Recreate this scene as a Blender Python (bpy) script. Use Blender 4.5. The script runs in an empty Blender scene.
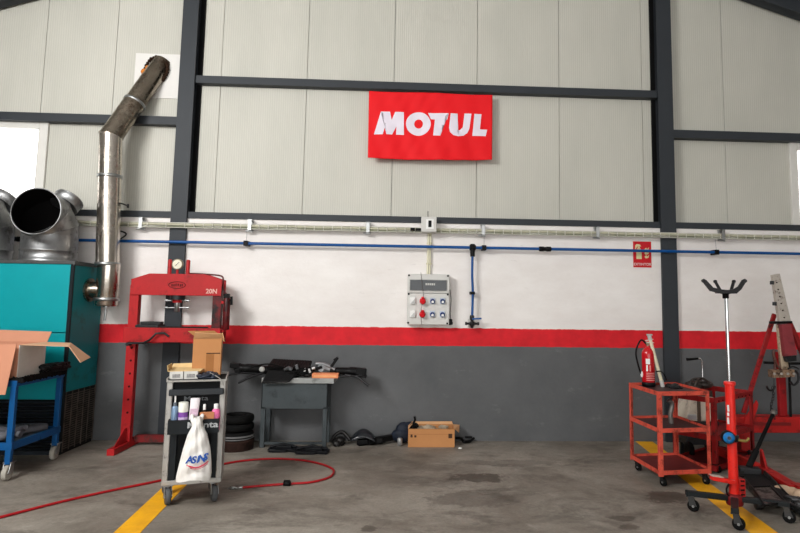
import bpy, bmesh, math, random
from mathutils import Vector, Matrix
random.seed(7)
SC = bpy.context.scene
COL = SC.collection
V = Vector

# ------------------------------------------------------------------ camera model (800x533)
PT, YW, ROLL = math.radians(5.75), math.radians(2.987), math.radians(0.802)
FPX, CX, CY, EYE = 590.0, 440.0, 243.5, 1.5
def ray(px, py):
    x = px - CX; y = -(py - CY)
    c, s = math.cos(ROLL), math.sin(ROLL); x, y = c*x - s*y, s*x + c*y
    return cam_dir(x, FPX, y)
def cam_dir(x, f, y):
    c, s = math.cos(PT), math.sin(PT); v = (x, c*f - s*y, s*f + c*y)
    c, s = math.cos(YW), math.sin(YW); return V((c*v[0] + s*v[1], -s*v[0] + c*v[1], v[2]))
def P(px, py, Y):
    """world point on the vertical plane y = Y that the photo shows at (px, py)"""
    v = ray(px, py); k = Y / v[1]; return V((v[0]*k, Y, EYE + v[2]*k))
def G(px, py, z=0.0):
    """world point at height z that the photo shows at (px, py)"""
    v = ray(px, py); k = (z - EYE) / v[2]; return V((v[0]*k, v[1]*k, z))

cam = bpy.data.cameras.new('camera'); co = bpy.data.objects.new('camera', cam); COL.objects.link(co)
cam.sensor_width = 36; cam.lens = FPX * 36 / 800
cam.shift_x = -(CX - 400) / 800; cam.shift_y = -(266.5 - CY) / 800
cr, sr = math.cos(ROLL), math.sin(ROLL)
right = cam_dir(cr, 0, sr); up = cam_dir(-sr, 0, cr); fwd = cam_dir(0, 1, 0)
co.matrix_world = Matrix(((right.x, up.x, -fwd.x, 0), (right.y, up.y, -fwd.y, 0), (right.z, up.z, -fwd.z, EYE), (0, 0, 0, 1)))
SC.camera = co

# ------------------------------------------------------------------ materials
def lin(c): c /= 255.0; return c/12.92 if c <= .04045 else ((c+.055)/1.055)**2.4
def C(r, g, b): return (lin(r), lin(g), lin(b), 1)
MATS = {}
def M(name, rgb=(128,128,128), rough=.5, metal=0, var=.12, scale=6, dirt=None, dirt_amt=.35, dirt_scale=9, bump=.0, bscale=60, coat=0, emit=None, alpha=None, stretch=(1,1,1)):
    if name in MATS: return MATS[name]
    m = bpy.data.materials.new(name); m.use_nodes = True; nt = m.node_tree; N = nt.nodes; L = nt.links
    b = N['Principled BSDF']; b.inputs['Roughness'].default_value = rough; b.inputs['Metallic'].default_value = metal
    b.inputs['Coat Weight'].default_value = coat
    if metal < .2: b.inputs['Specular IOR Level'].default_value = .3 if sum(rgb) > 120 else .15
    tc = N.new('ShaderNodeTexCoord'); mp = N.new('ShaderNodeMapping'); mp.inputs['Scale'].default_value = stretch
    L.new(tc.outputs['Object'], mp.inputs['Vector'])
    def noise(sc, det=5, ro=.6):
        n = N.new('ShaderNodeTexNoise'); n.inputs['Scale'].default_value = sc; n.inputs['Detail'].default_value = det
        n.inputs['Roughness'].default_value = ro; L.new(mp.outputs[0], n.inputs['Vector']); return n
    def ramp(src, a, bb):
        r = N.new('ShaderNodeMapRange'); r.inputs['From Min'].default_value = a; r.inputs['From Max'].default_value = bb
        L.new(src, r.inputs['Value']); return r.outputs[0]
    def mix(f, a, bb, mode='MIX'):
        x = N.new('ShaderNodeMix'); x.data_type = 'RGBA'; x.blend_type = mode
        for s, v in ((x.inputs[0], f), (x.inputs[6], a), (x.inputs[7], bb)):
            if isinstance(v, (tuple, float, int)): s.default_value = v
            else: L.new(v, s)
        return x.outputs[2]
    c = C(*rgb); lo = tuple(v*(1-var) for v in c[:3]) + (1,); hi = tuple(min(1, v*(1+var)) for v in c[:3]) + (1,)
    col = mix(ramp(noise(scale).outputs[0], .3, .7), lo, hi)
    if dirt:
        t = .5 + (.5 - dirt_amt) * .5
        f = ramp(noise(dirt_scale, 8, .7).outputs[0], t - .04, t + .12)
        col = mix(f, col, C(*dirt))
        if metal > .3:
            rr = N.new('ShaderNodeMapRange'); rr.inputs['To Min'].default_value = rough; rr.inputs['To Max'].default_value = min(1, rough + .35)
            L.new(f, rr.inputs['Value']); L.new(rr.outputs[0], b.inputs['Roughness'])
    L.new(col, b.inputs['Base Color'])
    if bump:
        bp = N.new('ShaderNodeBump'); bp.inputs['Strength'].default_value = bump; bp.inputs['Distance'].default_value = .01
        L.new(noise(bscale).outputs[0], bp.inputs['Height']); L.new(bp.outputs[0], b.inputs['Normal'])
    if emit: b.inputs['Emission Color'].default_value = C(*rgb); b.inputs['Emission Strength'].default_value = emit
    MATS[name] = m; return m

red_m = M('press_red', (172,26,30), .5, dirt=(84,20,18), dirt_amt=.3, dirt_scale=5, bump=.15)
cart_red = M('worn_orange_red', (208,82,64), .55, dirt=(120,44,34), dirt_amt=.42, dirt_scale=14, bump=.2)
cart_red2 = M('worn_dark_red', (150,24,26), .5, dirt=(60,24,22), dirt_amt=.4, dirt_scale=12, bump=.2)
jack_red = M('jack_red', (220,38,30), .32, dirt=(120,26,20), dirt_amt=.25, dirt_scale=16, coat=.3)
beam_red = M('beam_red', (176,28,26), .5, dirt=(70,22,18), dirt_amt=.35, dirt_scale=8)
black_m = M('black_plastic', (11,11,12), .45, var=.3, bump=.1)
black_matt = M('black_rubber', (12,12,12), .8, var=.3)
dark_steel = M('dark_steel', (40,41,43), .45, .5, dirt=(30,26,24))
steel_paint = M('anthracite_paint', (47,51,56), .55, var=.06, scale=2)
chrome = M('chrome', (215,217,220), .14, 1, var=.05)
zinc = M('zinc_steel', (170,172,172), .38, 1, dirt=(110,108,104), dirt_amt=.3)
duct_m = M('galvanised_duct', (162,163,164), .42, 1, var=.2, scale=5, dirt=(84,80,76), dirt_amt=.35, dirt_scale=4, bump=.05, bscale=12)
duct_in = M('duct_shade_black', (14,12,13), .85, var=.3)  # near black, the duct's inner shade put into the colour
stain_m = M('stainless_pipe', (196,188,178), .23, 1, var=.12, scale=3, dirt=(128,104,84), dirt_amt=.34, dirt_scale=3, bump=.08, bscale=7)
stain_dark = M('heat_tinted_steel', (146,136,122), .26, 1, var=.25, scale=4, dirt=(74,58,46), dirt_amt=.4, dirt_scale=5, bump=.08, bscale=7)
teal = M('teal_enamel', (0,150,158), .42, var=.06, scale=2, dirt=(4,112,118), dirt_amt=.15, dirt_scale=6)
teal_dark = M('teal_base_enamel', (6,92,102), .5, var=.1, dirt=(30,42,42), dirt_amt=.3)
cap_m = M('heater_cap_grey', (74,76,76), .5, .3, var=.15, dirt=(44,42,40))
grille_m = M('dirty_grille', (92,84,76), .6, .3, var=.2, dirt=(44,36,30), dirt_amt=.45)
grille_dark = M('dark_louvre', (34,42,50), .5, .2, var=.2)
card = M('cardboard', (188,132,84), .85, var=.07, scale=3, bump=.05)
card_salmon = M('cardboard_salmon', (198,138,110), .85, var=.06, scale=3)
card_in = M('cardboard_inside', (160,112,68), .9, var=.1)
paper_w = M('white_card', (214,210,202), .7, var=.06)
white_m = M('white_plastic', (232,232,230), .45, var=.03)
greyplast = M('grey_plastic', (205,204,200), .5, var=.03)
blue_m = M('blue_paint', (2,76,132), .45, var=.12, dirt=(10,40,66), dirt_amt=.25)
blue_pipe = M('blue_pipe', (0,74,140), .35, var=.06)
table_m = M('grey_blue_bench_paint', (66,73,76), .55, var=.12, dirt=(44,48,52), dirt_amt=.35, dirt_scale=7)
table_top = M('bench_top_light', (150,152,150), .5, .2, var=.1, dirt=(90,90,88))
alu = M('trolley_aluminium', (168,166,162), .45, .55, var=.1, dirt=(110,106,102), dirt_amt=.3, dirt_scale=14)
hose_m = M('red_hose', (164,20,28), .4, var=.1)
flag_m = M('flag_red', (226,12,24), .7, var=.03)
sign_red = M('sign_red', (196,14,28), .5, var=.03)
cream = M('cream_paint', (222,218,192), .5, var=.04)
grey_fascia = M('dark_window_smoke', (58,62,66), .15, var=.15)
yellow_g = M('fading_yellow_white', (214,208,160), .6, var=.08)
orange_m = M('orange_card', (230,120,70), .7, var=.06)
foam_m = M('orange_foam', (196,120,50), .95, var=.3, bump=.8, bscale=30)
rust = M('rust_brown', (50,34,29), .85, var=.35, dirt=(24,18,17))
socket_red = M('socket_red', (214,24,34), .4)
socket_blue = M('socket_blue', (30,56,110), .4)
wheel_grey = M('castor_grey', (150,150,148), .6, var=.1)
mast_m = M('scuffed_grey_mast', (186,178,168), .55, .3, var=.12, dirt=(74,54,46), dirt_amt=.34, dirt_scale=22)
lever_m = M('worn_cream_steel', (196,176,150), .55, .3, var=.15, dirt=(70,50,40), dirt_amt=.4, dirt_scale=18)

# ------------------------------------------------------------------ mesh builder
def basis(d, upv=V((0,0,1))):
    d = d.normalized()
    if abs(d.dot(upv)) > .98: upv = V((0,1,0))
    u = upv.cross(d).normalized(); w = d.cross(u).normalized(); return u, w, d
class MB:
    def __init__(s): s.v = []; s.f = []; s.sm = []
    def add(s, vs, fs, smooth=False):
        o = len(s.v); s.v += [V(x) for x in vs]
        for f in fs: s.f.append([i + o for i in f]); s.sm.append(smooth)
        return s
    def box(s, c, d, rot=None):
        c = V(c); x, y, z = d[0]/2, d[1]/2, d[2]/2
        vs = [V((a*x, b*y, e*z)) for e in (-1,1) for b in (-1,1) for a in (-1,1)]
        if rot is not None: vs = [rot @ v for v in vs]
        return s.add([c + v for v in vs], [(0,2,3,1),(4,5,7,6),(0,1,5,4),(2,6,7,3),(0,4,6,2),(1,3,7,5)])
    def mm(s, a, b):
        return s.box([(a[i]+b[i])/2 for i in range(3)], [abs(b[i]-a[i]) for i in range(3)])
    def bar(s, p, q, w, h, upv=V((0,0,1))):
        p, q = V(p), V(q); u, t, d = basis(q-p, V(upv))
        vs = [e + u*a*w/2 + t*b*h/2 for e in (p, q) for b in (-1,1) for a in (-1,1)]
        return s.add(vs, [(0,2,3,1),(4,5,7,6),(0,1,5,4),(2,6,7,3),(0,4,6,2),(1,3,7,5)])
    def tube(s, pts, r, n=12, caps=True, closed=False):
        pts = [V(p) for p in pts]; k = len(pts)
        rs = r if isinstance(r, (list, tuple)) else [r]*k
        u = None; rings = []
        for i, p in enumerate(pts):
            a = pts[(i-1) % k] if (i or closed) else p; b = pts[(i+1) % k] if (i < k-1 or closed) else p
            d = (b - a).normalized()
            if u is None: u = basis(d)[0]
            u = (u - d*u.dot(d)).normalized(); w = d.cross(u)
            rings.append([p + (u*math.cos(2*math.pi*j/n) + w*math.sin(2*math.pi*j/n))*rs[i] for j in range(n)])
        vs = [x for rg in rings for x in rg]; fs = []
        for i in range(k if closed else k-1):
            for j in range(n):
                a = i*n + j; b = i*n + (j+1) % n; c = ((i+1) % k)*n
                fs.append((a, b, c + (j+1) % n, c + j))
        s.add(vs, fs, True)
        if caps and not closed:
            s.add(rings[0], [tuple(range(n))[::-1]]); s.add(rings[-1], [tuple(range(n))])
        return s
    def cyl(s, p, q, r, n=20, r2=None): return s.tube([p, q], [r, r if r2 is None else r2], n)
    def lathe(s, prof, org, axis=(0,0,1), n=24, smooth=True):
        u, w, d = basis(V(axis)); org = V(org); vs = []; fs = []
        for r, z in prof: vs += [org + d*z + (u*math.cos(2*math.pi*j/n) + w*math.sin(2*math.pi*j/n))*r for j in range(n)]
        for i in range(len(prof)-1):
            for j in range(n): fs.append((i*n+j, i*n+(j+1) % n, (i+1)*n+(j+1) % n, (i+1)*n+j))
        s.add(vs, fs, smooth)
        if prof[0][0] > 1e-4: s.add(vs[:n], [tuple(range(n))[::-1]])
        if prof[-1][0] > 1e-4: s.add(vs[-n:], [tuple(range(n))])
        return s
    def prism(s, poly, org, u, w, th):
        """polygon in the plane (u, w) from org, extruded by th along u x w, both ways"""
        u, w, org = V(u), V(w), V(org); n = u.cross(w).normalized(); k = len(poly)
        vs = [org + u*a + w*b + n*e for e in (-th/2, th/2) for a, b in poly]
        s.add(vs, [tuple(range(k))[::-1], tuple(range(k, 2*k))] + [(i, (i+1) % k, k+(i+1) % k, k+i) for i in range(k)])
        return s
    def sheet(s, fn, nu, nv, th=.002):
        g = [[V(fn(i/nu, j/nv)) for j in range(nv+1)] for i in range(nu+1)]
        vs = []; fs = []
        n0 = [[None]*(nv+1) for _ in range(nu+1)]
        for i in range(nu+1):
            for j in range(nv+1):
                a = g[min(i+1,nu)][j] - g[max(i-1,0)][j]; b = g[i][min(j+1,nv)] - g[i][max(j-1,0)]
                nn = a.cross(b); n0[i][j] = nn.normalized() if nn.length > 1e-12 else V((0,0,1))
        for sd in (1, -1):
            for i in range(nu+1):
                for j in range(nv+1): vs.append(g[i][j] + n0[i][j]*sd*th/2)
        K = (nu+1)*(nv+1); W = nv+1
        for i in range(nu):
            for j in range(nv):
                q = (i*W+j, (i+1)*W+j, (i+1)*W+j+1, i*W+j+1); fs.append(q); fs.append(tuple(K+x for x in q[::-1]))
        rim = [(i*W) for i in range(nu+1)] + [nu*W+j for j in range(1, nv+1)] + [i*W+nv for i in range(nu-1, -1, -1)] + [j for j in range(nv-1, 0, -1)]
        for a, b in zip(rim, rim[1:]+rim[:1]): fs.append((a, K+a, K+b, b))
        return s.add(vs, fs, True)
    def text(s, body, size, org, u, w, th=.002, offset=0, align='CENTER', squash=1.0):
        cu = bpy.data.curves.new('t', 'FONT'); cu.body = body; cu.size = size; cu.align_x = align; cu.align_y = 'CENTER'
        cu.extrude = th/2; cu.offset = offset; cu.resolution_u = 3
        ob = bpy.data.objects.new('t', cu); COL.objects.link(ob)
        dg = bpy.context.evaluated_depsgraph_get(); me = bpy.data.meshes.new_from_object(ob.evaluated_get(dg))
        u, w, org = V(u), V(w), V(org); n = u.cross(w)
        s.add([org + u*v.co.x*squash + w*v.co.y + n*v.co.z for v in me.vertices], [tuple(p.vertices) for p in me.polygons])
        bpy.data.objects.remove(ob); bpy.data.curves.remove(cu); bpy.data.meshes.remove(me); return s
    def build(s, name, mat, parent=None, bevel=0, origin=None, seg=2):
        """ONE mesh object; vertices are given in world coordinates"""
        if parent is not None: o = ORG[parent.name]
        elif origin is not None: o = V(origin)
        else:
            o = V(((min(v.x for v in s.v)+max(v.x for v in s.v))/2, (min(v.y for v in s.v)+max(v.y for v in s.v))/2, min(v.z for v in s.v)))
        me = bpy.data.meshes.new(name); me.from_pydata([v - o for v in s.v], [], s.f)
        me.polygons.foreach_set('use_smooth', s.sm); me.update()
        me.materials.append(mat); ob = bpy.data.objects.new(name, me); COL.objects.link(ob)
        if parent is not None: ob.parent = parent
        else: ob.location = o
        ORG[ob.name] = o
        if bevel:
            md = ob.modifiers.new('bevel', 'BEVEL'); md.width = bevel; md.segments = seg; md.limit_method = 'ANGLE'; md.angle_limit = .7
        return ob
ORG = {}
def thing(name, loc, label, cat, group=None):
    o = bpy.data.objects.new(name, None); COL.objects.link(o); o.location = loc; o.empty_display_size = .1
    ORG[o.name] = V(loc); return tag(o, label, cat, group)
def tag(o, label, cat, group=None):
    o['label'] = label; o['category'] = cat
    if group: o['group'] = group
    return o
def struct(o, label=None):
    o['kind'] = 'structure'
    if label: o['label'] = label
    return o
def copy_thing(root, loc, label, group=None, rot=None):
    r = root.copy(); COL.objects.link(r); r.location = loc; r['label'] = label; ORG[r.name] = V(loc)
    if rot is not None: r.rotation_euler = rot
    if group: r['group'] = group
    for ch in root.children:
        c = ch.copy(); COL.objects.link(c); c.parent = r; ORG[c.name] = V(loc)
        for g in ch.children:
            d = g.copy(); COL.objects.link(d); d.parent = c; ORG[d.name] = V(loc)
    return r
def cmr(pts, n=8, closed=False):
    pts = [V(p) for p in pts]; out = []; k = len(pts)
    for i in range(k-1):
        a = pts[max(i-1,0)]; b = pts[i]; c = pts[i+1]; d = pts[min(i+2,k-1)]
        for j in range(n):
            t = j/n; out.append(.5*((2*b) + (c-a)*t + (2*a-5*b+4*c-d)*t*t + (3*b-a-3*c+d)*t**3))
    out.append(pts[-1]); return out
X1, Y1, Z1 = V((1,0,0)), V((0,1,0)), V((0,0,1))

# ------------------------------------------------------------------ special surfaces
def node_mat(name):
    m = bpy.data.materials.new(name); m.use_nodes = True; return m, m.node_tree.nodes, m.node_tree.links, m.node_tree.nodes['Principled BSDF']
def nz(N, L, vec, sc, det=6, ro=.6, dist=0):
    n = N.new('ShaderNodeTexNoise'); n.inputs['Scale'].default_value = sc; n.inputs['Detail'].default_value = det
    n.inputs['Roughness'].default_value = ro; n.inputs['Distortion'].default_value = dist; L.new(vec, n.inputs['Vector']); return n.outputs[0]
def rng(N, L, v, a, b, c=0, d=1):
    r = N.new('ShaderNodeMapRange'); L.new(v, r.inputs[0])
    for i, x in zip((1,2,3,4), (a,b,c,d)): r.inputs[i].default_value = x
    return r.outputs[0]
def mx(N, L, f, a, b, mode='MIX'):
    x = N.new('ShaderNodeMix'); x.data_type = 'RGBA'; x.blend_type = mode
    for s, v in ((x.inputs[0], f), (x.inputs[6], a), (x.inputs[7], b)):
        if isinstance(v, (tuple, float, int)): s.default_value = v
        else: L.new(v, s)
    return x.outputs[2]
def mapping(N, L, src, scale, loc=(0,0,0), rot=(0,0,0)):
    m = N.new('ShaderNodeMapping'); L.new(src, m.inputs[0]); m.inputs['Scale'].default_value = scale; m.inputs['Location'].default_value = loc; m.inputs['Rotation'].default_value = rot; return m.outputs[0]

def floor_material():
    m, N, L, b = node_mat('stained_concrete'); g = N.new('ShaderNodeNewGeometry').outputs['Position']
    col = mx(N, L, rng(N, L, nz(N, L, mapping(N, L, g, (.8,1.1,1)), .9, 9, .68, .6), .36, .66), C(114,106,96), C(164,157,146))
    col = mx(N, L, rng(N, L, nz(N, L, mapping(N, L, g, (1,1.7,1), (3,1,0)), 1.5, 9, .75, .5), .50, .66, 0, .8), col, C(84,78,70))
    col = mx(N, L, rng(N, L, nz(N, L, mapping(N, L, g, (1.1,1.5,1), (7,5,0)), 4.2, 9, .78, .3), .54, .66, 0, .45), col, C(76,70,63))
    col = mx(N, L, rng(N, L, nz(N, L, mapping(N, L, g, (1.4,2.2,1), (9,4,0), (0,0,.5)), 2.6, 8, .75, .5), .56, .70, 0, .6), col, C(170,164,154))
    col = mx(N, L, rng(N, L, nz(N, L, g, 45, 5, .75), .35, .65, 0, .3), col, C(82,76,70))
    wob = rng(N, L, nz(N, L, g, 7, 6, .7), .3, .7, -.5, .5)
    for px, py, wx, wy, k in ((478,478,.26,.13,.8), (470,499,.36,.20,.45), (620,518,.10,.06,.7), (632,527,.08,.05,.6), (277,463,.20,.14,.6), (668,497,.20,.16,.8), (510,463,.5,.12,.35), (368,529,.06,.05,.7), (255,512,.10,.06,.4)):
        q = G(px, py); s_ = N.new('ShaderNodeVectorMath'); s_.operation = 'SUBTRACT'; L.new(g, s_.inputs[0]); s_.inputs[1].default_value = q
        t_ = N.new('ShaderNodeVectorMath'); t_.operation = 'MULTIPLY'; L.new(s_.outputs[0], t_.inputs[0]); t_.inputs[1].default_value = (1/wx, 1/wy, 0)
        l_ = N.new('ShaderNodeVectorMath'); l_.operation = 'LENGTH'; L.new(t_.outputs[0], l_.inputs[0])
        ad = N.new('ShaderNodeMath'); ad.operation = 'ADD'; L.new(l_.outputs['Value'], ad.inputs[0]); L.new(wob, ad.inputs[1])
        col = mx(N, L, rng(N, L, ad.outputs[0], .8, 1.05, k, 0), col, C(66,58,50))
    L.new(col, b.inputs['Base Color'])
    L.new(rng(N, L, nz(N, L, g, 2.3, 6), .3, .7, .45, .75), b.inputs['Roughness'])
    bp = N.new('ShaderNodeBump'); bp.inputs['Strength'].default_value = .25; bp.inputs['Distance'].default_value = .01
    L.new(nz(N, L, g, 26, 7), bp.inputs['Height']); L.new(bp.outputs[0], b.inputs['Normal']); return m
def masonry_material():
    m, N, L, b = node_mat('painted_masonry'); g = N.new('ShaderNodeNewGeometry').outputs['Position']
    sp = N.new('ShaderNodeSeparateXYZ'); L.new(g, sp.inputs[0]); z = sp.outputs[2]
    wob = N.new('ShaderNodeMath'); wob.operation = 'ADD'; L.new(z, wob.inputs[0]); L.new(rng(N, L, nz(N, L, g, 14), .3, .7, -.004, .004), wob.inputs[1]); z = wob.outputs[0]
    white = mx(N, L, rng(N, L, nz(N, L, mapping(N, L, g, (.6,1,1.3)), 2.2, 8, .7), .35, .7), C(238,234,231), C(226,220,216))
    white = mx(N, L, rng(N, L, nz(N, L, mapping(N, L, g, (1.2,1,6)), 3.5, 8, .75, .5), .62, .74, 0, .35), white, C(168,160,156))
    grey = mx(N, L, rng(N, L, nz(N, L, g, 1.5, 8, .65), .3, .7), C(80,82,84), C(96,97,99))
    grey = mx(N, L, rng(N, L, nz(N, L, mapping(N, L, g, (1,1,2.2)), 3.1, 8, .7), .60, .72, 0, .5), grey, C(122,122,122))
    redc = mx(N, L, rng(N, L, nz(N, L, g, 7, 5), .3, .7), C(196,10,26), C(222,18,34))
    s1 = rng(N, L, z, 1.0225, 1.0275); s2 = rng(N, L, z, 1.2215, 1.2265)
    L.new(mx(N, L, s2, mx(N, L, s1, grey, redc), white), b.inputs['Base Color'])
    b.inputs['Roughness'].default_value = .75
    bp = N.new('ShaderNodeBump'); bp.inputs['Strength'].default_value = .35; bp.inputs['Distance'].default_value = .006
    L.new(nz(N, L, g, 30, 6), bp.inputs['Height']); L.new(bp.outputs[0], b.inputs['Normal']); return m
def panel_material():
    m, N, L, b = node_mat('micro_ribbed_panel'); g = N.new('ShaderNodeNewGeometry').outputs['Position']
    col = mx(N, L, rng(N, L, nz(N, L, mapping(N, L, g, (1.5,1,.5)), 1.3, 7, .6), .3, .7), C(188,187,177), C(199,197,187))
    col = mx(N, L, rng(N, L, nz(N, L, mapping(N, L, g, (3,1,1.4)), 2.6, 8, .8, 1.2), .66, .78, 0, .3), col, C(150,146,136))
    wv = N.new('ShaderNodeTexWave'); wv.wave_type = 'BANDS'; wv.bands_direction = 'X'; wv.inputs['Scale'].default_value = 12.5
    wv.inputs['Distortion'].default_value = 0; L.new(g, wv.inputs['Vector'])
    col = mx(N, L, rng(N, L, wv.outputs['Fac'], 0, .3, .25, 0), col, C(140,138,130))
    L.new(col, b.inputs['Base Color']); b.inputs['Roughness'].default_value = .6
    bp = N.new('ShaderNodeBump'); bp.inputs['Strength'].default_value = .25; bp.inputs['Distance'].default_value = .004
    L.new(wv.outputs['Fac'], bp.inputs['Height']); L.new(bp.outputs[0], b.inputs['Normal']); return m
def line_material():
    m, N, L, b = node_mat('yellow_floor_paint'); g = N.new('ShaderNodeNewGeometry').outputs['Position']
    col = mx(N, L, rng(N, L, nz(N, L, g, 5, 8, .7), .35, .7), C(250,184,10), C(226,158,20))
    col = mx(N, L, rng(N, L, nz(N, L, mapping(N, L, g, (2,1,1)), 9, 9, .8), .60, .70, 0, .75), col, C(96,82,60))
    L.new(col, b.inputs['Base Color']); b.inputs['Roughness'].default_value = .6; return m

# ------------------------------------------------------------------ the building
WY = 6.62           # masonry face
PY = 6.70           # sandwich panel face
floor_o = MB().mm((-9,-6,-.1), (9,7.2,0)).build('floor', floor_material()); struct(floor_o, 'worn grey brown concrete workshop floor')
wall = MB().mm((-9,WY,0), (9,WY+.2,2.395)).build('wall_back', masonry_material()); struct(wall, 'lower back wall painted white with a red band over grey')
XC1, XC2 = (-2.628, -2.455), (2.885, 3.06)    # column front flanges
# panels (gable) with two window openings
WL = (-7.0, P(47,160,PY).x, 2.42, 3.49); WR = (P(789.5,180,PY).x, 7.0, 2.42, 3.49)
pm = panel_material()
bd = MB(); gap = .0028
seams = [P(117,40,PY).x, P(48,20,PY).x, P(221,80,PY).x, P(307,80,PY).x, P(394,80,PY).x, P(477,85,PY).x, P(559,90,PY).x, P(642,100,PY).x, P(722,60,PY).x]
xs = sorted([-9.0, -7.1, -6.1, -5.15] + seams + [P(800,60,PY).x+.25, 5.7, 6.7, 7.7, 9.0])
def panel(x0, x1, z0, z1):
    if x1 - x0 < .01 or z1 - z0 < .01: return
    bd.mm((x0+gap, PY, z0), (x1-gap, PY+.05, z1))
for a, b_ in zip(xs, xs[1:]):
    panel(a, b_, 2.3, WL[2]); panel(a, b_, WL[3], 6.6)
    mid = [(a, b_)]
    for w in (WL, WR):
        nc = []
        for x0, x1 in mid:
            if x1 <= w[0] or x0 >= w[1]: nc.append((x0, x1)); continue
            if x0 < w[0]: nc.append((x0, w[0]))
            if x1 > w[1]: nc.append((w[1], x1))
        mid = nc
    for x0, x1 in mid: panel(x0, x1, WL[2], WL[3])
wp = bd.build('wall_gable', pm); struct(wp, 'upper back wall of pale ribbed metal sandwich panels')
# dark backing seen only in the joints
bk = MB()
for x in seams: bk.mm((x-.03, PY+.051, 2.3), (x+.03, PY+.07, 6.6))
o = bk.build('trim_1', M('joint_dark', (60,56,52), .9)); struct(o)
glass_m, N, L, b = node_mat('clear_glass'); N.remove(b); tr = N.new('ShaderNodeBsdfTransparent'); gl = N.new('ShaderNodeBsdfGlossy'); gl.inputs['Roughness'].default_value = .05
mi = N.new('ShaderNodeMixShader'); mi.inputs[0].default_value = .06; L.new(tr.outputs[0], mi.inputs[1]); L.new(gl.outputs[0], mi.inputs[2]); L.new(mi.outputs[0], N['Material Output'].inputs[0])
for i, w in enumerate((WL, WR)):
    f = MB(); t = .095
    f.mm((w[0],PY-.03,w[2]), (w[0]+t,PY+.05,w[3])); f.mm((w[1]-t,PY-.03,w[2]), (w[1],PY+.05,w[3]))
    f.mm((w[0]+t,PY-.03,w[3]-.11), (w[1]-t,PY+.05,w[3])); f.mm((w[0]+t,PY-.03,w[2]), (w[1]-t,PY+.05,w[2]+.07))
    o = f.build('window_%d' % (i+1), M('window_frame_white', (216,214,208), .5, var=.03), bevel=.006); struct(o, 'white framed window high in the panel wall')
    g = MB().mm((w[0]+t,PY+.0,w[2]+.07), (w[1]-t,PY+.006,w[3]-.11)).build('pane', glass_m, o)
# steel columns: I sections standing a little proud of the wall
for (a, c) in (XC1, XC2):
    m = MB(); mid = (a + c)/2
    m.mm((a,WY-.045,0), (c,WY-.033,5.75)); m.mm((mid-.005,WY-.033,0), (mid+.005,PY-.012,5.75)); m.mm((a,PY-.012,0), (c,PY-.001,5.75))
    m.mm((a+.004,WY-.033,0), (c-.004,WY-.0005,2.40))
    struct(m.build('steel_column', steel_paint), 'anthracite steel column against the back wall, ' + ('behind the red press' if a < 0 else 'behind the fire extinguisher'))
    sl = MB(); sl.mm((a-.04,PY-.02,2.47), (a+.01,PY-.001,5.75)); sl.mm((c-.01,PY-.02,2.47), (c+.042,PY-.001,5.75)); struct(sl.build('trim_%d' % (2 if a < 0 else 3), M('shadow_gap_black', (10,10,11), .9)), 'black strip drawn as the shadow gap behind the steel column')  # black strips stand in for the shaded cavity beside each flange
# horizontal rails
def rail(x0, x1, z0, z1, lab):
    m = MB(); m.mm((x0,WY-.02,z0), (x1,WY-.012,z1)); m.mm((x0,WY-.012,z0), (x1,PY-.001,z0+.008)); m.mm((x0,WY-.012,z1-.008), (x1,PY-.001,z1))
    struct(m.build('steel_beam', steel_paint), lab)
rail(XC1[1], XC2[0], 3.942, 4.028, 'dark horizontal rail above the red banner')
rail(XC1[1], XC2[0], 2.396, 2.465, 'dark rail on top of the masonry between the columns')
rail(-9, XC1[0], 3.448, 3.54, 'dark rail above the window beside the flue pipe')
rail(-9, XC1[0], 2.396, 2.465, 'dark rail behind the ducts')
rail(XC2[1], 9, 3.466, 3.562, 'dark rail above the far window')
rail(XC2[1], 9, 2.396, 2.465, 'dark rail behind the jack saddle')
# rafters following the roof pitch
def rafter(p, q, lab):
    m = MB(); h = .235
    for a, b_, yy in ((0, .02, 1), (h-.02, h, 1)):
        m.prism([(p[0],p[1]+a),(q[0],q[1]+a),(q[0],q[1]+b_),(p[0],p[1]+b_)], (0,6.59,0), X1, Z1, .14)
    m.prism([(p[0],p[1]),(q[0],q[1]),(q[0],q[1]+h),(p[0],p[1]+h)], (0,6.57,0), X1, Z1, .014)
    struct(m.build('roof_beam', steel_paint), lab)
apex = (.3, 6.40)
rafter((apex[0]+8.7, apex[1]-.32*8.7), apex, 'dark sloping rafter over the far bay'); rafter((apex[0]-9.3, apex[1]-.33*9.3), apex, 'dark sloping rafter over the heater')
cm = M('roof_sheet_white', (206,206,206), .6, var=.04)
m = MB()
for sgn, sl in ((1,.32), (-1,.33)):
    x1 = apex[0] + sgn*9.3; z1 = apex[1] - sl*9.3
    m.prism([(apex[0],apex[1]+.30),(x1,z1+.30),(x1,z1+.36),(apex[0],apex[1]+.36)], (0,.3,0), X1, Z1, 12.8)
struct(m.build('ceiling', cm), 'white sheet roof above the rafters')

# side walls of the workshop, outside the picture
sw = M('side_wall_paint', (170,168,162), .8, var=.05)
struct(MB().mm((-9.1,-6,0), (-9,7.2,3.9)).build('wall_left', sw), 'plain side wall of the workshop on the heater side')
struct(MB().mm((9,-6,0), (9.1,7.2,3.9)).build('wall_right', sw), 'plain side wall of the workshop on the jack side')

dw = MB(); dw.mm((-9,-6.1,0), (-4.2,-6,6.3)).mm((5.6,-6.1,0), (9,-6,6.3)).mm((-4.2,-6.1,3.9), (5.6,-6,6.3))
struct(dw.build('wall_front', sw), 'plain wall with the wide open vehicle doorway behind the camera')

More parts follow.
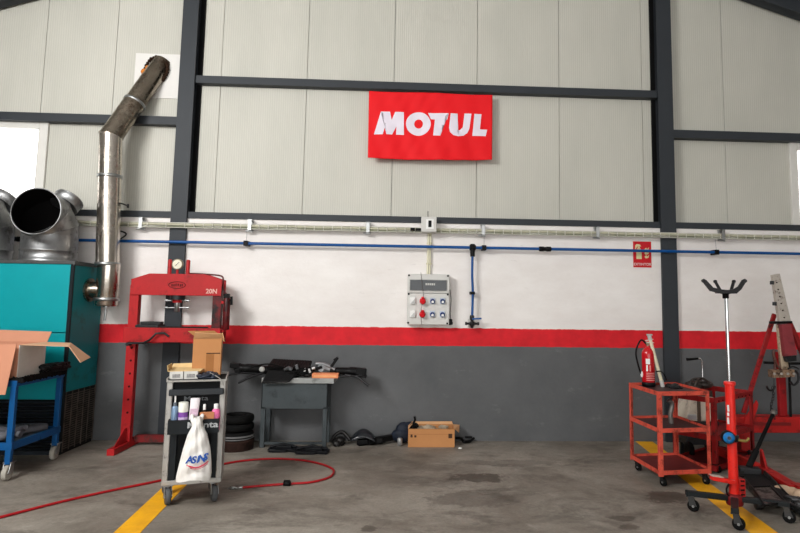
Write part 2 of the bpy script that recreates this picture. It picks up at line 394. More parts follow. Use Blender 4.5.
# yellow bay lines
lm = line_material()
a, c = G(127,533), G(175,486)
d = (c - a)/(c.y - a.y)
m = MB(); y0, y1 = 2.0, WY
def strip(p, q, w, z=.003):
    n = V((q.y-p.y, p.x-q.x, 0)).normalized()*w/2
    return MB().add([p-n+Z1*z, p+n+Z1*z, q+n+Z1*z, q-n+Z1*z, p-n, p+n, q+n, q-n], [(0,1,2,3),(4,7,6,5),(0,4,5,1),(1,5,6,2),(2,6,7,3),(3,7,4,0)])
w1 = (G(140.5,533) - G(113.5,533)).length*.98
struct(strip(a + d*(y0-a.y), a + d*(5.6-a.y), w1).build('floor_marking', lm), 'yellow painted bay line under the tool trolley')
a, c = G(764,533), G(655,450); d = (c-a)/(c.y-a.y)
struct(strip(a + d*(y0-a.y), a + d*(WY-.02-a.y), .185).build('floor_marking', lm), 'yellow painted bay line under the red carts')

# ------------------------------------------------------------------ banner
FT = P(369,91,WY-.03), P(492.5,95,WY-.03), P(368,158.3,WY-.03), P(492,160,WY-.03)
def flag_y(x, z):
    u = (x - FT[0].x)/(FT[1].x - FT[0].x); v = (FT[0].z - z)/(FT[0].z - FT[2].z)
    e = .012*math.sin(11*u + 1.5*v)*v + .006*math.sin(34*u - 7*v + 1) * (.35 + .65*v) + .004*math.sin(60*u + 18*v) * max(0, .6 - abs(u-.4))
    return WY - .03 - e - .012*v
def flag_pt(u, v):
    a = FT[0].lerp(FT[1], u); b = FT[2].lerp(FT[3], u); p = a.lerp(b, v)
    p.z += -.004*math.sin(u*math.pi*3)*(1-v) - (.012*math.sin(u*math.pi)*v)
    return V((p.x, flag_y(p.x, p.z), p.z))
fl = thing('banner', (FT[2]+FT[3])/2, 'red cloth banner with white lettering hung under the rail', 'banner')
MB().sheet(flag_pt, 90, 50, .002).build('cloth', flag_m, fl)
bm = bmesh.new()
def lp(x, y):
    p = P(350 + x/4.844, 70 + y/4.844, WY-.03); return (p.x, 0, p.z)
polys = [[(116,314),(150,203),(194,203),(202,242),(219,204),(261,205),(261,315),(223,314),(225,273),(204,314),(176,313),(171,273),(159,313)],
 [(378,209),(478,211),(470,243),(446,242),(437,320),(402,319),(411,241),(392,240)],
 [(487,211),(521,212),(513,278),(519,292),(530,294),(541,290),(546,278),(554,212),(588,213),(578,284),(568,306),(550,319),(525,323),(500,318),(484,303),(479,282)],
 [(602,213),(637,214),(629,288),(665,289),(657,321),(592,320)]]
for pl in polys: bm.faces.new([bm.verts.new(lp(x, y)) for x, y in pl])
k = 40
ro = [bm.verts.new(lp(331 + 60*math.cos(2*math.pi*i/k) , 262 + 57*math.sin(2*math.pi*i/k))) for i in range(k)]
ri = [bm.verts.new(lp(332 + 21*math.cos(2*math.pi*i/k + .0) , 262 + 22*math.sin(2*math.pi*i/k))) for i in range(k)]
for i in range(k): bm.faces.new((ro[i], ro[(i+1)%k], ri[(i+1)%k], ri[i]))
bmesh.ops.triangulate(bm, faces=bm.faces[:])
for i in range(48): bmesh.ops.bisect_plane(bm, geom=bm.verts[:]+bm.edges[:]+bm.faces[:], plane_co=(FT[0].x + i*.03,0,0), plane_no=(1,0,0))
for i in range(28): bmesh.ops.bisect_plane(bm, geom=bm.verts[:]+bm.edges[:]+bm.faces[:], plane_co=(0,0,FT[2].z + i*.03), plane_no=(0,0,1))
for v in bm.verts: v.co.y = flag_y(v.co.x, v.co.z) - .004
lt = MB(); bm.verts.index_update(); lt.add([v.co.copy() for v in bm.verts], [[v.index for v in f.verts] for f in bm.faces], True)
lt.build('lettering', M('flag_white', (226,218,230), .7, var=.03), fl); bm.free()

# ------------------------------------------------------------------ extinguisher sign
a, c = P(633,241.3,WY-.004), P(651.6,267.6,WY-.004)
W_, H_ = c.x-a.x, a.z-c.z
sg = thing('extinguisher_sign', ((a.x+c.x)/2, WY, c.z), 'red EXTINTOR sign with white extinguisher and flame symbols', 'sign')
MB().mm((a.x,WY-.004,c.z), (c.x,WY-.0005,a.z)).build('plate', sign_red, sg)
def sp(u, v): return (a.x + u*W_, WY-.005, a.z - v*H_)
m = MB()
def flat(pts): m.prism([(a.x+u*W_, a.z-v*H_) for u, v in pts], (0,WY-.005,0), X1, Z1, .0014)
flat([(.17,.34),(.22,.27),(.40,.27),(.46,.34),(.46,.68),(.17,.68)]); flat([(.25,.26),(.25,.20),(.37,.20),(.37,.26)])
flat([(.12,.15),(.2,.10),(.38,.12),(.44,.2),(.38,.19),(.24,.19),(.14,.3),(.10,.3)])
for q in (0,.14,.28): flat([(.62,.30+q),(.72,.24+q),(.76,.30+q),(.88,.22+q),(.84,.34+q),(.74,.37+q),(.66,.36+q)])
m.build('pictogram', yellow_g, sg)
MB().text('EXTINTOR', .042, sp(.5,.885), X1, Z1, .001, 0, squash=1.0).build('lettering', white_m, sg)

# ------------------------------------------------------------------ cable tray, blue air line
TY = 6.545
def tz(x): return 2.318 + 0*x
ztr = P(620,234.3,TY).z
tr_ = thing('cable_tray', (0,TY,ztr), 'pale wire cable tray running along the wall over the blue pipe', 'cable tray')
m = MB(); hw, hh = .024, .026
for zz in (-hh, hh):
    for yy in (-hw, hw): m.tube([(-6.5,TY+yy,ztr+zz), (6.5,TY+yy,ztr+zz)], .0035, 6)
x = -6.45
while x < 6.5:
    m.tube([(x,TY-hw,ztr+hh), (x,TY-hw,ztr-hh), (x,TY+hw,ztr-hh), (x,TY+hw,ztr+hh)], .0055, 6); x += .1 if x > XC1[0] else .2
m.build('wire_basket', M('tray_zinc', (214,212,202), .5, .1, var=.1), tr_)
for k, (r, dy, dz, col) in enumerate(((.015,-.006,.008,M('cable_cream', (184,182,160), .6)), (.011,.009,-.010,M('cable_white', (214,212,206), .6)), (.007,-.012,-.018,M('cable_green_grey', (120,124,100), .6)), (.005,.012,.014,M('cable_dark', (50,50,48), .6)))):
    pts = [(-6.5 + i*.26, TY + dy + .003*math.sin(i*1.7+k), ztr + dz + .003*math.sin(i*2.3+k*2)) for i in range(51)]
    MB().tube(cmr(pts, 2), r, 8).build('cable', col, tr_)
for px in (141, 250, 368, 483, 597, 722):
    xx = P(px,232,TY).x; m = MB()
    m.mm((xx-.018,TY-.032,ztr-.04), (xx+.018,TY+.032,ztr-.034)); m.mm((xx-.018,TY-.034,ztr-.04), (xx+.018,TY-.029,ztr+.075)); m.mm((xx-.018,TY+.03,ztr-.04), (xx+.018,WY-.012,ztr+.075))
    m.mm((xx-.022,TY-.034,ztr+.07), (xx+.022,WY-.013,ztr+.078)); m.cyl((xx+.03,TY,ztr-.052), (xx-.05,TY,ztr-.046), .008, 8)
    m.build('bracket', zinc, tr_)
BY = 6.53
zb = (P(250,243,BY).z + P(620,250.8,BY).z)/2
bl = thing('air_line', (0,BY,zb), 'blue compressed air pipe crossing the wall below the cable tray', 'pipe')
m = MB(); m.tube([(-6.4,BY,zb), (6.4,BY,zb)], .0165, 14); m.build('main_pipe', blue_pipe, bl)
xd = P(472.5,262,BY).x; zv = P(471,317,BY).z
m = MB(); m.tube(cmr([(xd,BY,zb-.03), (xd-.002,BY,zb-.3), (xd+.006,BY,zb-.5), (xd+.002,BY,zv)], 5), .014, 12); m.build('drop_pipe', blue_pipe, bl)
def coupler(px, w, r=.028, y=BY):
    xx = P(px,247,BY).x; m = MB(); m.lathe([(r*.8,-w/2),(r,-w/2+.008),(r,-w*.12),(r*.85,-w*.1),(r*.85,w*.1),(r,w*.12),(r,w/2-.008),(r*.8,w/2)], (xx,y,zb), X1, 16)
    m.build('coupling', black_m, bl)
coupler(545,.14); coupler(15,.12)
m = MB(); m.cyl((xd-.034,BY,zb), (xd+.034,BY,zb), .030, 16).cyl((xd,BY,zb+.04), (xd,BY,zb-.10), .027, 16); m.build('tee_fitting', black_m, bl)
for px in (246, 484, 716):
    xx = P(px,247,BY).x; m = MB(); m.mm((xx-.024,BY-.03,zb-.028), (xx+.024,WY-.001,zb+.028)); m.build('pipe_clip', black_m, bl, bevel=.005)
    MB().tube([(xx,BY-.005,zb+.02), (xx+.002,TY,ztr-.036)], .002, 6).build('hanger_wire', M('thin_wire', (120,120,118), .5), bl)
m = MB(); zc = P(471,293,BY).z; m.mm((xd-.024,BY-.026,zc-.016), (xd+.028,WY-.001,zc+.016)); m.build('pipe_clip', black_m, bl, bevel=.004)
vt = MB(); vt.lathe([(.02,.02),(.026,.01),(.026,-.03),(.018,-.034),(.018,-.05),(.03,-.055),(.03,-.09),(.02,-.095),(.016,-.12)], (xd,BY,zv), Z1, 14)
vt.cyl((xd-.075,BY,zv-.072), (xd+.075,BY,zv-.072), .013, 10).cyl((xd-.075,BY,zv-.072), (xd-.055,BY,zv-.072), .018, 10).cyl((xd+.06,BY,zv-.072), (xd+.078,BY,zv-.072), .018, 10)
o = vt.build('valve', dark_steel, bl)
m = MB(); m.bar((xd,BY-.03,zv-.02), (xd+.10,BY-.04,zv-.014), .012, .018); m.build('lever', blue_pipe, o)
m = MB(); m.box((xd,WY-.012,zv-.07), (.075,.022,.09)); m.build('mounting_plate', greyplast, o, bevel=.004)

# ------------------------------------------------------------------ junction enclosure + conduit drop + socket panel
JY = 6.46
a, c = P(421.5,216.5,JY), P(436.5,232,JY)
jb = thing('junction_box', ((a.x+c.x)/2, WY, c.z), 'small white junction box with a dark window above the socket panel', 'junction box')
MB().mm((a.x,JY,c.z), (c.x,WY-.022,a.z)).build('housing', greyplast, jb, bevel=.008)
mx_, mz_ = (a.x+c.x)/2+.01, (a.z+c.z)/2
MB().box((mx_,JY-.010,mz_+.004), (.036,.008,.075)).build('window', black_m, jb, bevel=.004)
MB().box((mx_,JY-.005,mz_), (.085,.008,.11)).build('cover_plate', white_m, jb, bevel=.003)
MB().cyl((mx_-.02,JY+.05,a.z), (mx_-.022,JY+.05,a.z+.07), .004, 6).build('antenna', black_m, jb)
m = MB(); m.cyl((a.x-.12,JY+.05,c.z+.03), (a.x-.07,JY+.05,c.z+.03), .018, 10).cyl((a.x-.06,JY+.05,c.z+.03), (a.x+.005,JY+.05,c.z+.03), .016, 10); m.build('cable_gland', black_m, jb)
CYY = 6.585
ca, cb = P(428.6,233,CYY), P(427.6,274,CYY)
cd = thing('conduit', (ca.x,CYY,cb.z), 'cream vertical conduit between junction box and socket panel', 'conduit')
m = MB(); m.cyl((ca.x,CYY,ca.z), (cb.x,CYY,cb.z), .012, 12).cyl((ca.x+.024,CYY+.006,ca.z), (cb.x+.024,CYY+.006,cb.z), .009, 12); m.build('tube', cream, cd)
for t in (.25, .75):
    p = ca.lerp(cb, t); MB().box((p.x+.012,CYY+.012,p.z), (.06,.045,.016)).build('clip', M('clip_cream', (206,200,170), .6), cd, bevel=.003)
EY = 6.49
a, c = P(407.8,273.8,EY), P(449,325,EY); w_, h_ = c.x-a.x, a.z-c.z
ep = thing('socket_panel', ((a.x+c.x)/2, WY, c.z), 'grey electrical panel with red and blue industrial sockets', 'electrical panel')
def ex(u, v, y=EY): return V((a.x + u*w_, y, a.z - v*h_))
MB().mm((a.x,EY+.03,c.z), (c.x,WY-.001,a.z)).build('back_box', greyplast, ep, bevel=.012)
MB().mm((a.x,EY,c.z), (c.x,EY+.029,a.z-.385*h_)).build('lower_cover', greyplast, ep, bevel=.006)
up_ = MB().mm((a.x,EY,a.z-.375*h_), (c.x,EY+.029,a.z)).build('upper_cover', greyplast, ep, bevel=.006)
q0, q1 = ex(.06,.12), ex(.93,.325)
MB().mm((q0.x-.008,EY-.006,q1.z-.008), (q1.x+.008,EY+.001,q0.z+.008)).build('window_frame', M('grey_rim', (176,176,172), .5), up_, bevel=.003)
MB().mm((q0.x,EY-.010,q1.z), (q1.x,EY-.004,q0.z)).build('smoked_window', grey_fascia, up_, bevel=.003)
m = MB()
for i in range(5): m.box((q0.x + (.44+.055*i)*(q1.x-q0.x), EY-.011, (q0.z+q1.z)/2+.012), (.014,.003,.022))
m.build('breaker', greyplast, up_)
m = MB()
for u, v in ((.03,.03),(.96,.03),(.03,.40),(.96,.40),(.03,.965),(.955,.97)): m.cyl(ex(u,v,EY-.004), ex(u,v,EY+.002), .011, 12)
m.build('screw', black_m, ep)
for v in (.53, .79):
    p = ex(.13, v); o = MB().box(p + V((0,-.012,0)), (.062,.024,.074)).build('grey_socket', white_m, ep, bevel=.006)
    MB().prism([(-.02,-.028),(.022,-.028),(.022,.02)], p + V((0,-.026,0)), X1, Z1, .006).build('hinged_lid', M('lid_grey', (190,192,190), .5), o)
    p = ex(.365, v); o = MB().lathe([(.034,0),(.034,.03),(.03,.04),(.026,.06),(.018,.066)], p, (0,-1,-.25), 20).build('red_socket', socket_red, ep)
    MB().box(p + V((0,-.035,.034)), (.03,.05,.018)).build('lid_catch', socket_red, o, bevel=.004)
    for u in (.60, .84):
        p = ex(u, v); o = MB().box(p + V((0,-.006,0)), (.058,.012,.07)).build('blue_socket', M('socket_plate', (180,190,204), .5), ep, bevel=.004)
        MB().lathe([(.026,0),(.026,.03),(.022,.036)], p, (0,-1,-.2), 18).build('blue_cap', socket_blue, o)
        MB().prism([(-.013,-.016),(.013,-.016),(.013,.002),(0,.012),(-.013,.002)], p + V((0,-.038,-.006)), X1, Z1, .006).build('shutter', white_m, o)
MB().tube(cmr([ex(.31,-.03,EY-.002), ex(.33,.1,EY-.016), ex(.36,.3,EY-.016), ex(.38,.45,EY-.03), ex(.34,.66,EY-.04), ex(.33,.8,EY-.06), ex(.35,1.0,EY-.03)], 6), .0025, 6).build('loose_wire', M('wire_dark', (60,44,42), .6), ep)
m = MB().tube(cmr([ex(1.02,.3,EY+.05), ex(1.05,.5,EY+.05), ex(1.03,.75,EY+.05), ex(1.04,.9,EY+.04)], 6), .004, 6); m.build('plug_cord', black_m, ep)
m = MB().lathe([(.006,.03),(.02,.02),(.022,-.02),(.016,-.04)], ex(1.04,.93,EY+.04), (0,0,1), 12).box(ex(1.04,.965,EY+.04), (.05,.04,.03)); m.build('plug', black_m, ep, bevel=.003)

# ------------------------------------------------------------------ air heater
HY0, HY1 = 6.01, 6.58
HX = G(60,455).x; HXL = -6.2
ht = P(68,262,HY0).z
zl = P(60,400,HY0).z
zs = P(64,333,HY0).z
he = thing('air_heater', ((HX+HXL)/2, 6.3, 0), 'big teal hot air heater cabinet with round metal ducts on top', 'heater')
MB().mm((HXL,HY0+.02,.03), (HX-.01,HY1,ht-.03)).build('body', teal_dark, he)
# front panels
xp = HX - .035
MB().mm((HXL,HY0,zs+.004), (xp,HY0+.02,ht-.02)).build('upper_front_panel', teal, he, bevel=.006)
MB().mm((HXL,HY0,zl+.003), (xp,HY0+.02,zs-.004)).build('lower_front_panel', teal, he, bevel=.006)
MB().mm((xp+.004,HY0-.004,0), (HX,HY0+.02,ht-.01)).build('corner_post', M('post_dark', (22,30,34), .5), he, bevel=.003)
# louvres in front
m = MB(); m.mm((HXL,HY0+.016,0), (xp,HY0+.022,zl)); m.build('louvre_backing', black_m, he)
m = MB(); z = .05
while z < zl - .02:
    m.bar((HXL,HY0+.006,z), (xp-.03,HY0+.006,z), .022, .004, (0,-.6,1)); z += .034
m.mm((xp-.03,HY0-.002,0), (xp,HY0+.016,zl)); m.mm((HXL,HY0-.002,0), (xp-.03,HY0+.016,.035))
m.build('front_louvres', grille_dark, he)
# side
zsd = P(92,385,HY1-.05).z
MB().mm((HX-.012,HY0+.022,zsd), (HX,HY1,ht-.02)).build('side_panel', M('teal_side_shaded', (0,118,126), .5, var=.08, scale=2, dirt=(20,60,60), dirt_amt=.3, dirt_scale=3), he, bevel=.004)  # teal mixed darker than the front to hold this side's shade
m = MB(); m.mm((HX-.011,HY0+.022,.0), (HX-.006,HY1,zsd-.003)); m.build('side_backing', black_m, he)
m = MB()
for i in range(6): m.mm((HX-.006,HY0+.03+i*.107,.02), (HX-.001,HY0+.045+i*.107,zsd-.004))
z = .04
while z < zsd-.02: m.mm((HX-.006,HY0+.022,z), (HX-.002,HY1,z+.009)); z += .022
m.build('side_grille', grille_m, he)
m = MB(); m.mm((HXL,HY0-.012,ht-.022), (HX-.01,HY1+.005,ht+.012)); m.mm((HX-.012,HY0-.012,ht-.03), (HX+.012,HY1+.005,ht+.008)); m.build('top_cap', cap_m, he, bevel=.004)
# duct outlets (open mouths turned to the room)
def duct(parent, cx_px, dx=0.0):
    YD = 6.26
    b = P(48.5,259,YD) + V((dx,0,0)); r = .252
    cz = ht + .012
    bx = b.x
    col_top = P(48,236,YD).z
    MB().lathe([(r+.004,cz),(r+.004,cz+.02),(r,cz+.022),(r,cz+.10),(r+.006,cz+.105),(r+.006,cz+.115),(r,cz+.12),(r,col_top)], (bx,YD,0), Z1, 40).build('duct_collar', duct_m, parent)
    mo = P(36.0,211,5.86) + V((dx,0,0)); rm = .2275
    # segmented elbow: collar -> leaning segment -> back shoulder -> mouth pointing into the room
    p0 = V((bx,YD,col_top)); p1 = V((bx+.005,YD+.0,col_top+.06)); p2 = V((bx+.0,YD-.05,col_top+.17)); p3 = V((bx-.05,YD-.17,mo.z+.02)); p4 = mo
    def seg(a, b_, na, nb, ra, rb, name, mt, n=44, inner=False):
        ua, wa, _ = basis(na, Y1); ub, wb, _ = basis(nb, Y1)
        vs = []
        for (c_, u, w, rr) in ((a, ua, wa, ra), (b_, ub, wb, rb)):
            vs += [c_ + (u*math.cos(2*math.pi*j/n) + w*math.sin(2*math.pi*j/n))*rr for j in range(n)]
        fs = [(j, (j+1)%n, n+(j+1)%n, n+j) for j in range(n)]
        return MB().add(vs, fs, True)
    up0 = Z1; n1 = V((-.10,-.42,1)).normalized(); n2 = V((-.2,-.95,.75)).normalized(); n3 = V((.05,-1,.08)).normalized()
    A = [(p0, up0, r), (p1 + V((0,-.01,.02)), n1, r), (V((bx-.02,YD-.10,mo.z+.0)), n2, r+.0), (p4, n3, rm)]
    # frame-consistent rings
    def ringpts(c_, nrm, rr, n=48):
        # shortest rotation from Z to nrm keeps the seams aligned
        q = Z1.rotation_difference(nrm); return [c_ + q @ V((math.cos(2*math.pi*j/n)*rr, math.sin(2*math.pi*j/n)*rr, 0)) for j in range(n)]
    n = 48
    rings = [ringpts(c_, nn, rr) for c_, nn, rr in A]
    for i, nm in ((0,'elbow_segment'), (1,'elbow_segment'), (2,'duct_mouth')):
        m = MB(); m.add(rings[i] + rings[i+1], [(j, (j+1)%n, n+(j+1)%n, n+j) for j in range(n)], True)
        m.tube(rings[i+1], .006, 6, closed=True)
        m.build(nm, duct_m, parent)
    # black inner skin stands in for the shade inside the galvanised duct
    inn = [ringpts(c_, nn, rr-.008) for c_, nn, rr in A]
    inn[3] = ringpts(A[3][0] + n3*(-.012), n3, rm-.008)
    m = MB()
    for i in range(3): m.add(inn[i] + inn[i+1], [(j, n+j, n+(j+1)%n, (j+1)%n) for j in range(n)], True)
    m.build('duct_inner_shade', duct_in, parent)
    # short side take-off behind the mouth
    s0 = V((bx+.05,YD-.02,mo.z+.02)); s1 = P(69,200,YD+.10) + V((dx,0,0)); 
    dd = (s1 - s0).normalized()
    m = MB(); m.lathe([(.14,.13),(.14,(s1-s0).length),(.146,(s1-s0).length),(.146,(s1-s0).length+.012),(.13,(s1-s0).length+.014)], s0, dd, 40); m.build('side_outlet', duct_m, parent)
duct(he, 48.5); duct(he, -12, dx=-.655)

# ------------------------------------------------------------------ exhaust flue
FY = 6.33
f0, f1, f2 = P(106.3,306,FY), P(107.5,205,FY), P(111.0,136,FY)
ra = .112
fx = (f0.x+f2.x)/2
fp = thing('flue_pipe', (fx, FY, f0.z), 'shiny stainless flue rising beside the teal heater and bending into the wall', 'flue pipe')
zA, zB, zC, zD = f0.z, P(106,264,FY).z, P(109,176.5,FY).z, f2.z
xat = lambda z: f0.x + (f2.x-f0.x)*(z-zA)/(zD-zA)
def band(z, name='clamp_band'):
    MB().lathe([(ra,-.018),(ra+.009,-.016),(ra+.009,.016),(ra,.018)], (xat(z),FY,z), Z1, 36).build(name, zinc, fp)
MB().lathe([(.02,.0),(ra-.01,.0),(ra-.004,.012),(ra-.004,zB-zA)], (xat(zA),FY,zA), Z1, 40).build('tee_piece', stain_m, fp)
MB().tube([(xat(zB),FY,zB), (xat(zC),FY,zC)], ra, 40).build('pipe_section', stain_m, fp)
# mitred elbow
e1 = P(158,70,PY-.01); dirv = (e1 - V((xat(zD),FY,zD))).normalized(); E0 = V((xat(zD),FY,zD))
def mitre(a, b_, name, mt, n=40):
    d1 = (b_-a).normalized(); u, w, d = basis(d1, Y1); nm = (d1 + dirv).normalized() if (b_-E0).length < 1e-6 else None
    pa = [a + (u*math.cos(2*math.pi*j/n) + w*math.sin(2*math.pi*j/n))*ra for j in range(n)]
    return pa, d1
nb = ((E0 - V((xat(zC),FY,zC))).normalized() + dirv).normalized()
def cutring(a, d1, n=40, r=ra):
    u, w, d = basis(d1, Y1); out = []
    for j in range(n):
        p = a + (u*math.cos(2*math.pi*j/n) + w*math.sin(2*math.pi*j/n))*r
        t = (E0 - p).dot(nb)/d1.dot(nb); out.append((p, p + d1*t))
    return out
cc = V((xat(zC),FY,zC)); d1 = (E0-cc).normalized(); rg = cutring(cc, d1); n = 40
MB().add([x[0] for x in rg] + [x[1] for x in rg], [(j,(j+1)%n,n+(j+1)%n,n+j) for j in range(n)], True).build('pipe_section', stain_m, fp)
mid = E0.lerp(e1, .48)
rg = cutring(mid, dirv)
MB().add([x[1] for x in rg] + [x[0] for x in rg], [(j,(j+1)%n,n+(j+1)%n,n+j) for j in range(n)], True).tube([x[1] for x in rg], .006, 6, closed=True).build('pipe_section', stain_dark, fp)
MB().tube([mid, e1 + dirv*.12], ra-.004, 40).build('pipe_section', stain_dark, fp)
MB().lathe([(ra-.002,-.016),(ra+.007,-.014),(ra+.007,.014),(ra-.002,.016)], mid, dirv, 36).build('clamp_band', zinc, fp)
band(zB); band(zC); band(zA+.07)
MB().cyl((xat(zA),FY,zA), (xat(zA)-.004,FY,zA-.15), .012, 10).lathe([(.03,0),(.03,.01)], (xat(zA),FY,zA-.012), Z1, 16).build('condensate_drain', zinc, fp)
# branch into the heater side
MB().tube([(HX+.001,FY-.02,P(90,290,FY).z), (xat(zA)-.02,FY,P(90,290,FY).z)], .085, 30).lathe([(.12,0),(.12,.02)], (HX+.001,FY-.02,P(90,290,FY).z), X1, 30).build('branch_pipe', stain_dark, fp)
a, c = P(136.5,53.5,PY), P(178.5,99,PY)
MB().mm((a.x,PY-.012,c.z), (XC1[0]-.02,PY-.0005,a.z)).build('wall_plate', M('plate_white', (222,220,216), .6, var=.03), fp)
m = MB(); k = 26; rr = .115
for i in range(k):
    t = 2*math.pi*i/k; s_ = .018 + .012*random.random()
    c0 = e1 + V((math.cos(t)*rr*1.05, -.03, math.sin(t)*rr*1.22)) 
    m.lathe([(0,-s_),(s_*.7,-s_*.7),(s_,0),(s_*.7,s_*.7),(0,s_)], c0, (.1,-1,.2), 8)
m.build('foam_seal', M('foam_dark', (50,34,24), .95, var=.4, bump=.7, bscale=30), fp)
m = MB()
for c0, s_ in ((P(144.5,72,PY-.08),.04), (P(148,68,PY-.06),.032), (P(147,75,PY-.06),.02)): m.lathe([(0,-s_),(s_*.7,-s_*.75),(s_,0),(s_*.7,s_*.7),(0,s_)], c0, Z1, 12)
m.build('foam_blob', foam_m, fp)
# stay rod and dangling wire
za = P(108,204,FY).z
m = MB().tube([(xat(za)+.10,FY-.02,za+.01), (xat(za)+.14,FY-.02,za+.005), P(128,206,FY+.1)], .008, 8).cyl(P(128,206,FY+.1)-V((.0,0,.02)), P(128,206,FY+.1)+V((0,0,.02)), .012, 8); m.build('stay_rod', dark_steel, fp)
o = MB().tube(cmr([(XC1[0]-.64,TY,ztr-.045), P(125.5,233,6.5), P(122,238,6.5), P(116,240.5,6.5)], 6), .008, 8).build('loose_cable', black_m)
tag(o, 'short black cable end curling down from the cable tray', 'cable')

# ------------------------------------------------------------------ hydraulic press
RY = 6.27           # front face of the press
pr = thing('hydraulic_press', (P(175,440,6.35).x, 6.35, 0), 'tall red hydraulic workshop press against the left column', 'press')
b0, b1 = P(131.2,279,RY), P(221.8,279.5,RY); bt = P(177,275,RY).z; bb = P(150,295,RY).z
xl, xr = b0.x, b1.x; xm = (xl+xr)/2
DP = .16
m = MB()
for yy in (RY+.006, RY+DP-.006):
    m.prism([(xl,bb),(xr,bb),(xr,b1.z-.005),(xm+.28,bt+.012),(xm-.28,bt+.012),(xl,b0.z)], (0,yy,0), X1, Z1, .012)
m.mm((xl+.01,RY+.012,bb), (xr-.01,RY+DP-.012,bb+.012))
hb = m.build('head_beam', red_m, pr, bevel=.003)
# emblem + size mark
em = P(177,285,RY-.002)
m = MB(); k = 28
m.tube([em + V((.085*math.cos(2*math.pi*i/k), 0, .034*math.sin(2*math.pi*i/k))) for i in range(k)], .0035, 5, closed=True)
for dx in (-.05,-.03,-.01,.012,.034,.052): m.box(em + V((dx,0,.004*math.cos(dx*80))), (.011,.003,.026))
m.build('emblem', M('emblem_dark', (70,14,16), .5), hb)
MB().text('20N', .066, P(211.5,291.5,RY-.002), X1, Z1, .002, .002).build('lettering', M('worn_mark', (222,170,160), .6), hb)
# posts (channel sections)
pw = .098; lx0 = P(126.5,390,RY).x - pw/2
zbed_t, zbed_b = P(150,327.5,RY).z, P(150,342,RY).z
def channel(x0, x1, z0, z1, name, mt=red_m, flip=1):
    m = MB(); m.mm((x0,RY+.014,z0), (x1,RY+.022,z1)); m.mm((x0,RY+.022,z0), (x0+.008,RY+.085,z1)); m.mm((x1-.008,RY+.022,z0), (x1,RY+.085,z1))
    return m.build(name, mt, pr, bevel=.002)
channel(xl-.012, xl+pw-.018, .06, bb+.10, 'post')
channel(xr-pw+.01, xr, .06, bb+.10, 'post', M('press_red_shaded_oily', (120,20,24), .45, dirt=(26,20,20), dirt_amt=.55, dirt_scale=4))  # red darkened for the post's shade as well as its grime
for i in range(6):
    zc = .35 + i*.13
    for xx in (xl+pw/2-.005, xr-pw/2+.005): MB().cyl((xx,RY+.009,zc), (xx,RY+.016,zc), .011, 12).build('pin_hole', M('hole_shade', (60,14,16), .7), pr)
# bed
m = MB(); m.mm((xl-.03,RY-.03,zbed_b), (xr+.02,RY-.018,zbed_t)); m.mm((xl-.03,RY+DP+.01,zbed_b), (xr+.02,RY+DP+.02,zbed_t)); m.mm((xl-.03,RY-.03,zbed_b), (xr+.02,RY+.012,zbed_b+.008)); m.mm((xl-.03,RY-.03,zbed_t-.008), (xr+.02,RY+.012,zbed_t))
bed = m.build('bed_beam', red_m, pr, bevel=.003)
m = MB(); 
for xx in (xl+.03, xr-.04): m.cyl((xx,RY-.06,zbed_b-.022), (xx,RY+DP+.05,zbed_b-.022), .017, 12)
m.build('support_pin', dark_steel, pr)
MB().tube([P(127,343.5,RY-.05), P(143,343,RY-.05), P(149.5,340,RY-.07), P(156,333.5,RY-.07), P(164,333,RY-.04), P(169,336.5,RY-.04)], .011, 8).build('crank_handle', dark_steel, pr)
# feet and ties
for xx in (xl+.045, xr-.045):
    m = MB(); m.bar((xx,5.98,.03), (xx,6.56,.03), .07, .06); m.prism([(6.02,.05),(6.28,.05),(6.28,.2),(6.24,.2)], (xx,0,0), Y1, Z1, .01); m.build('foot', red_m, pr, bevel=.003)
MB().mm((xl+.08,6.40,.03), (xr-.08,6.45,.10)).build('tie_bar', M('press_red_dusty', (120,26,28), .6, dirt=(60,40,36), dirt_amt=.5), pr)
# ram
rx = P(177.5,300,RY+.08).x; ry = RY+DP/2
z0 = bb
m = MB().lathe([(.075,-.045),(.075,.005)], (rx,ry,z0), Z1, 24); m.build('cylinder_collar', dark_steel, pr)
m = MB().lathe([(.045,-.075),(.05,-.045),(.05,-.02)], (rx,ry,z0), Z1, 20); m.build('ram', red_m, pr)
m = MB().lathe([(.02,-.17),(.026,-.165),(.026,-.07)], (rx,ry,z0), Z1, 18)
m.cyl((rx-.11,ry,z0-.055), (rx+.11,ry,z0-.05), .008, 8).cyl((rx-.11,ry,z0-.13), (rx+.11,ry,z0-.125), .007, 8)
for sx in (-.11,.11): m.cyl((rx+sx-.012,ry,z0-.0525), (rx+sx+.012,ry,z0-.0525), .014, 8).cyl((rx+sx-.012,ry,z0-.1275), (rx+sx+.012,ry,z0-.1275), .012, 8)
m.build('ram_tip', zinc, pr)
zt = P(170,259.5,RY+.08).z
for px in (169.8, 188):
    xx = P(px,268,RY+.08).x; MB().lathe([(.020,bt-.03),(.020,zt-.01),(.014,zt),(0,zt)], (xx,ry,0), Z1, 14).build('return_spring_tube', red_m, pr)
g = P(177.8,264.3,RY+.05)
o = MB().lathe([(.052,-.016),(.058,-.012),(.058,.012),(.054,.016)], g, (0,-1,0), 28).build('pressure_gauge', M('gauge_rim', (130,120,100), .4, .6), pr)
MB().lathe([(.047,.0155),(.047,.0175)], g, (0,-1,0), 28).build('dial', M('gauge_face', (226,220,200), .5), o)
MB().bar(g+V((-.02,-.019,-.02)), g+V((.022,-.019,.024)), .004, .002, (0,1,0)).build('needle', black_m, o)
MB().cyl((g.x,g.y,bt-.02), (g.x,g.y,g.z-.05), .013, 10).build('gauge_stem', red_m, pr)
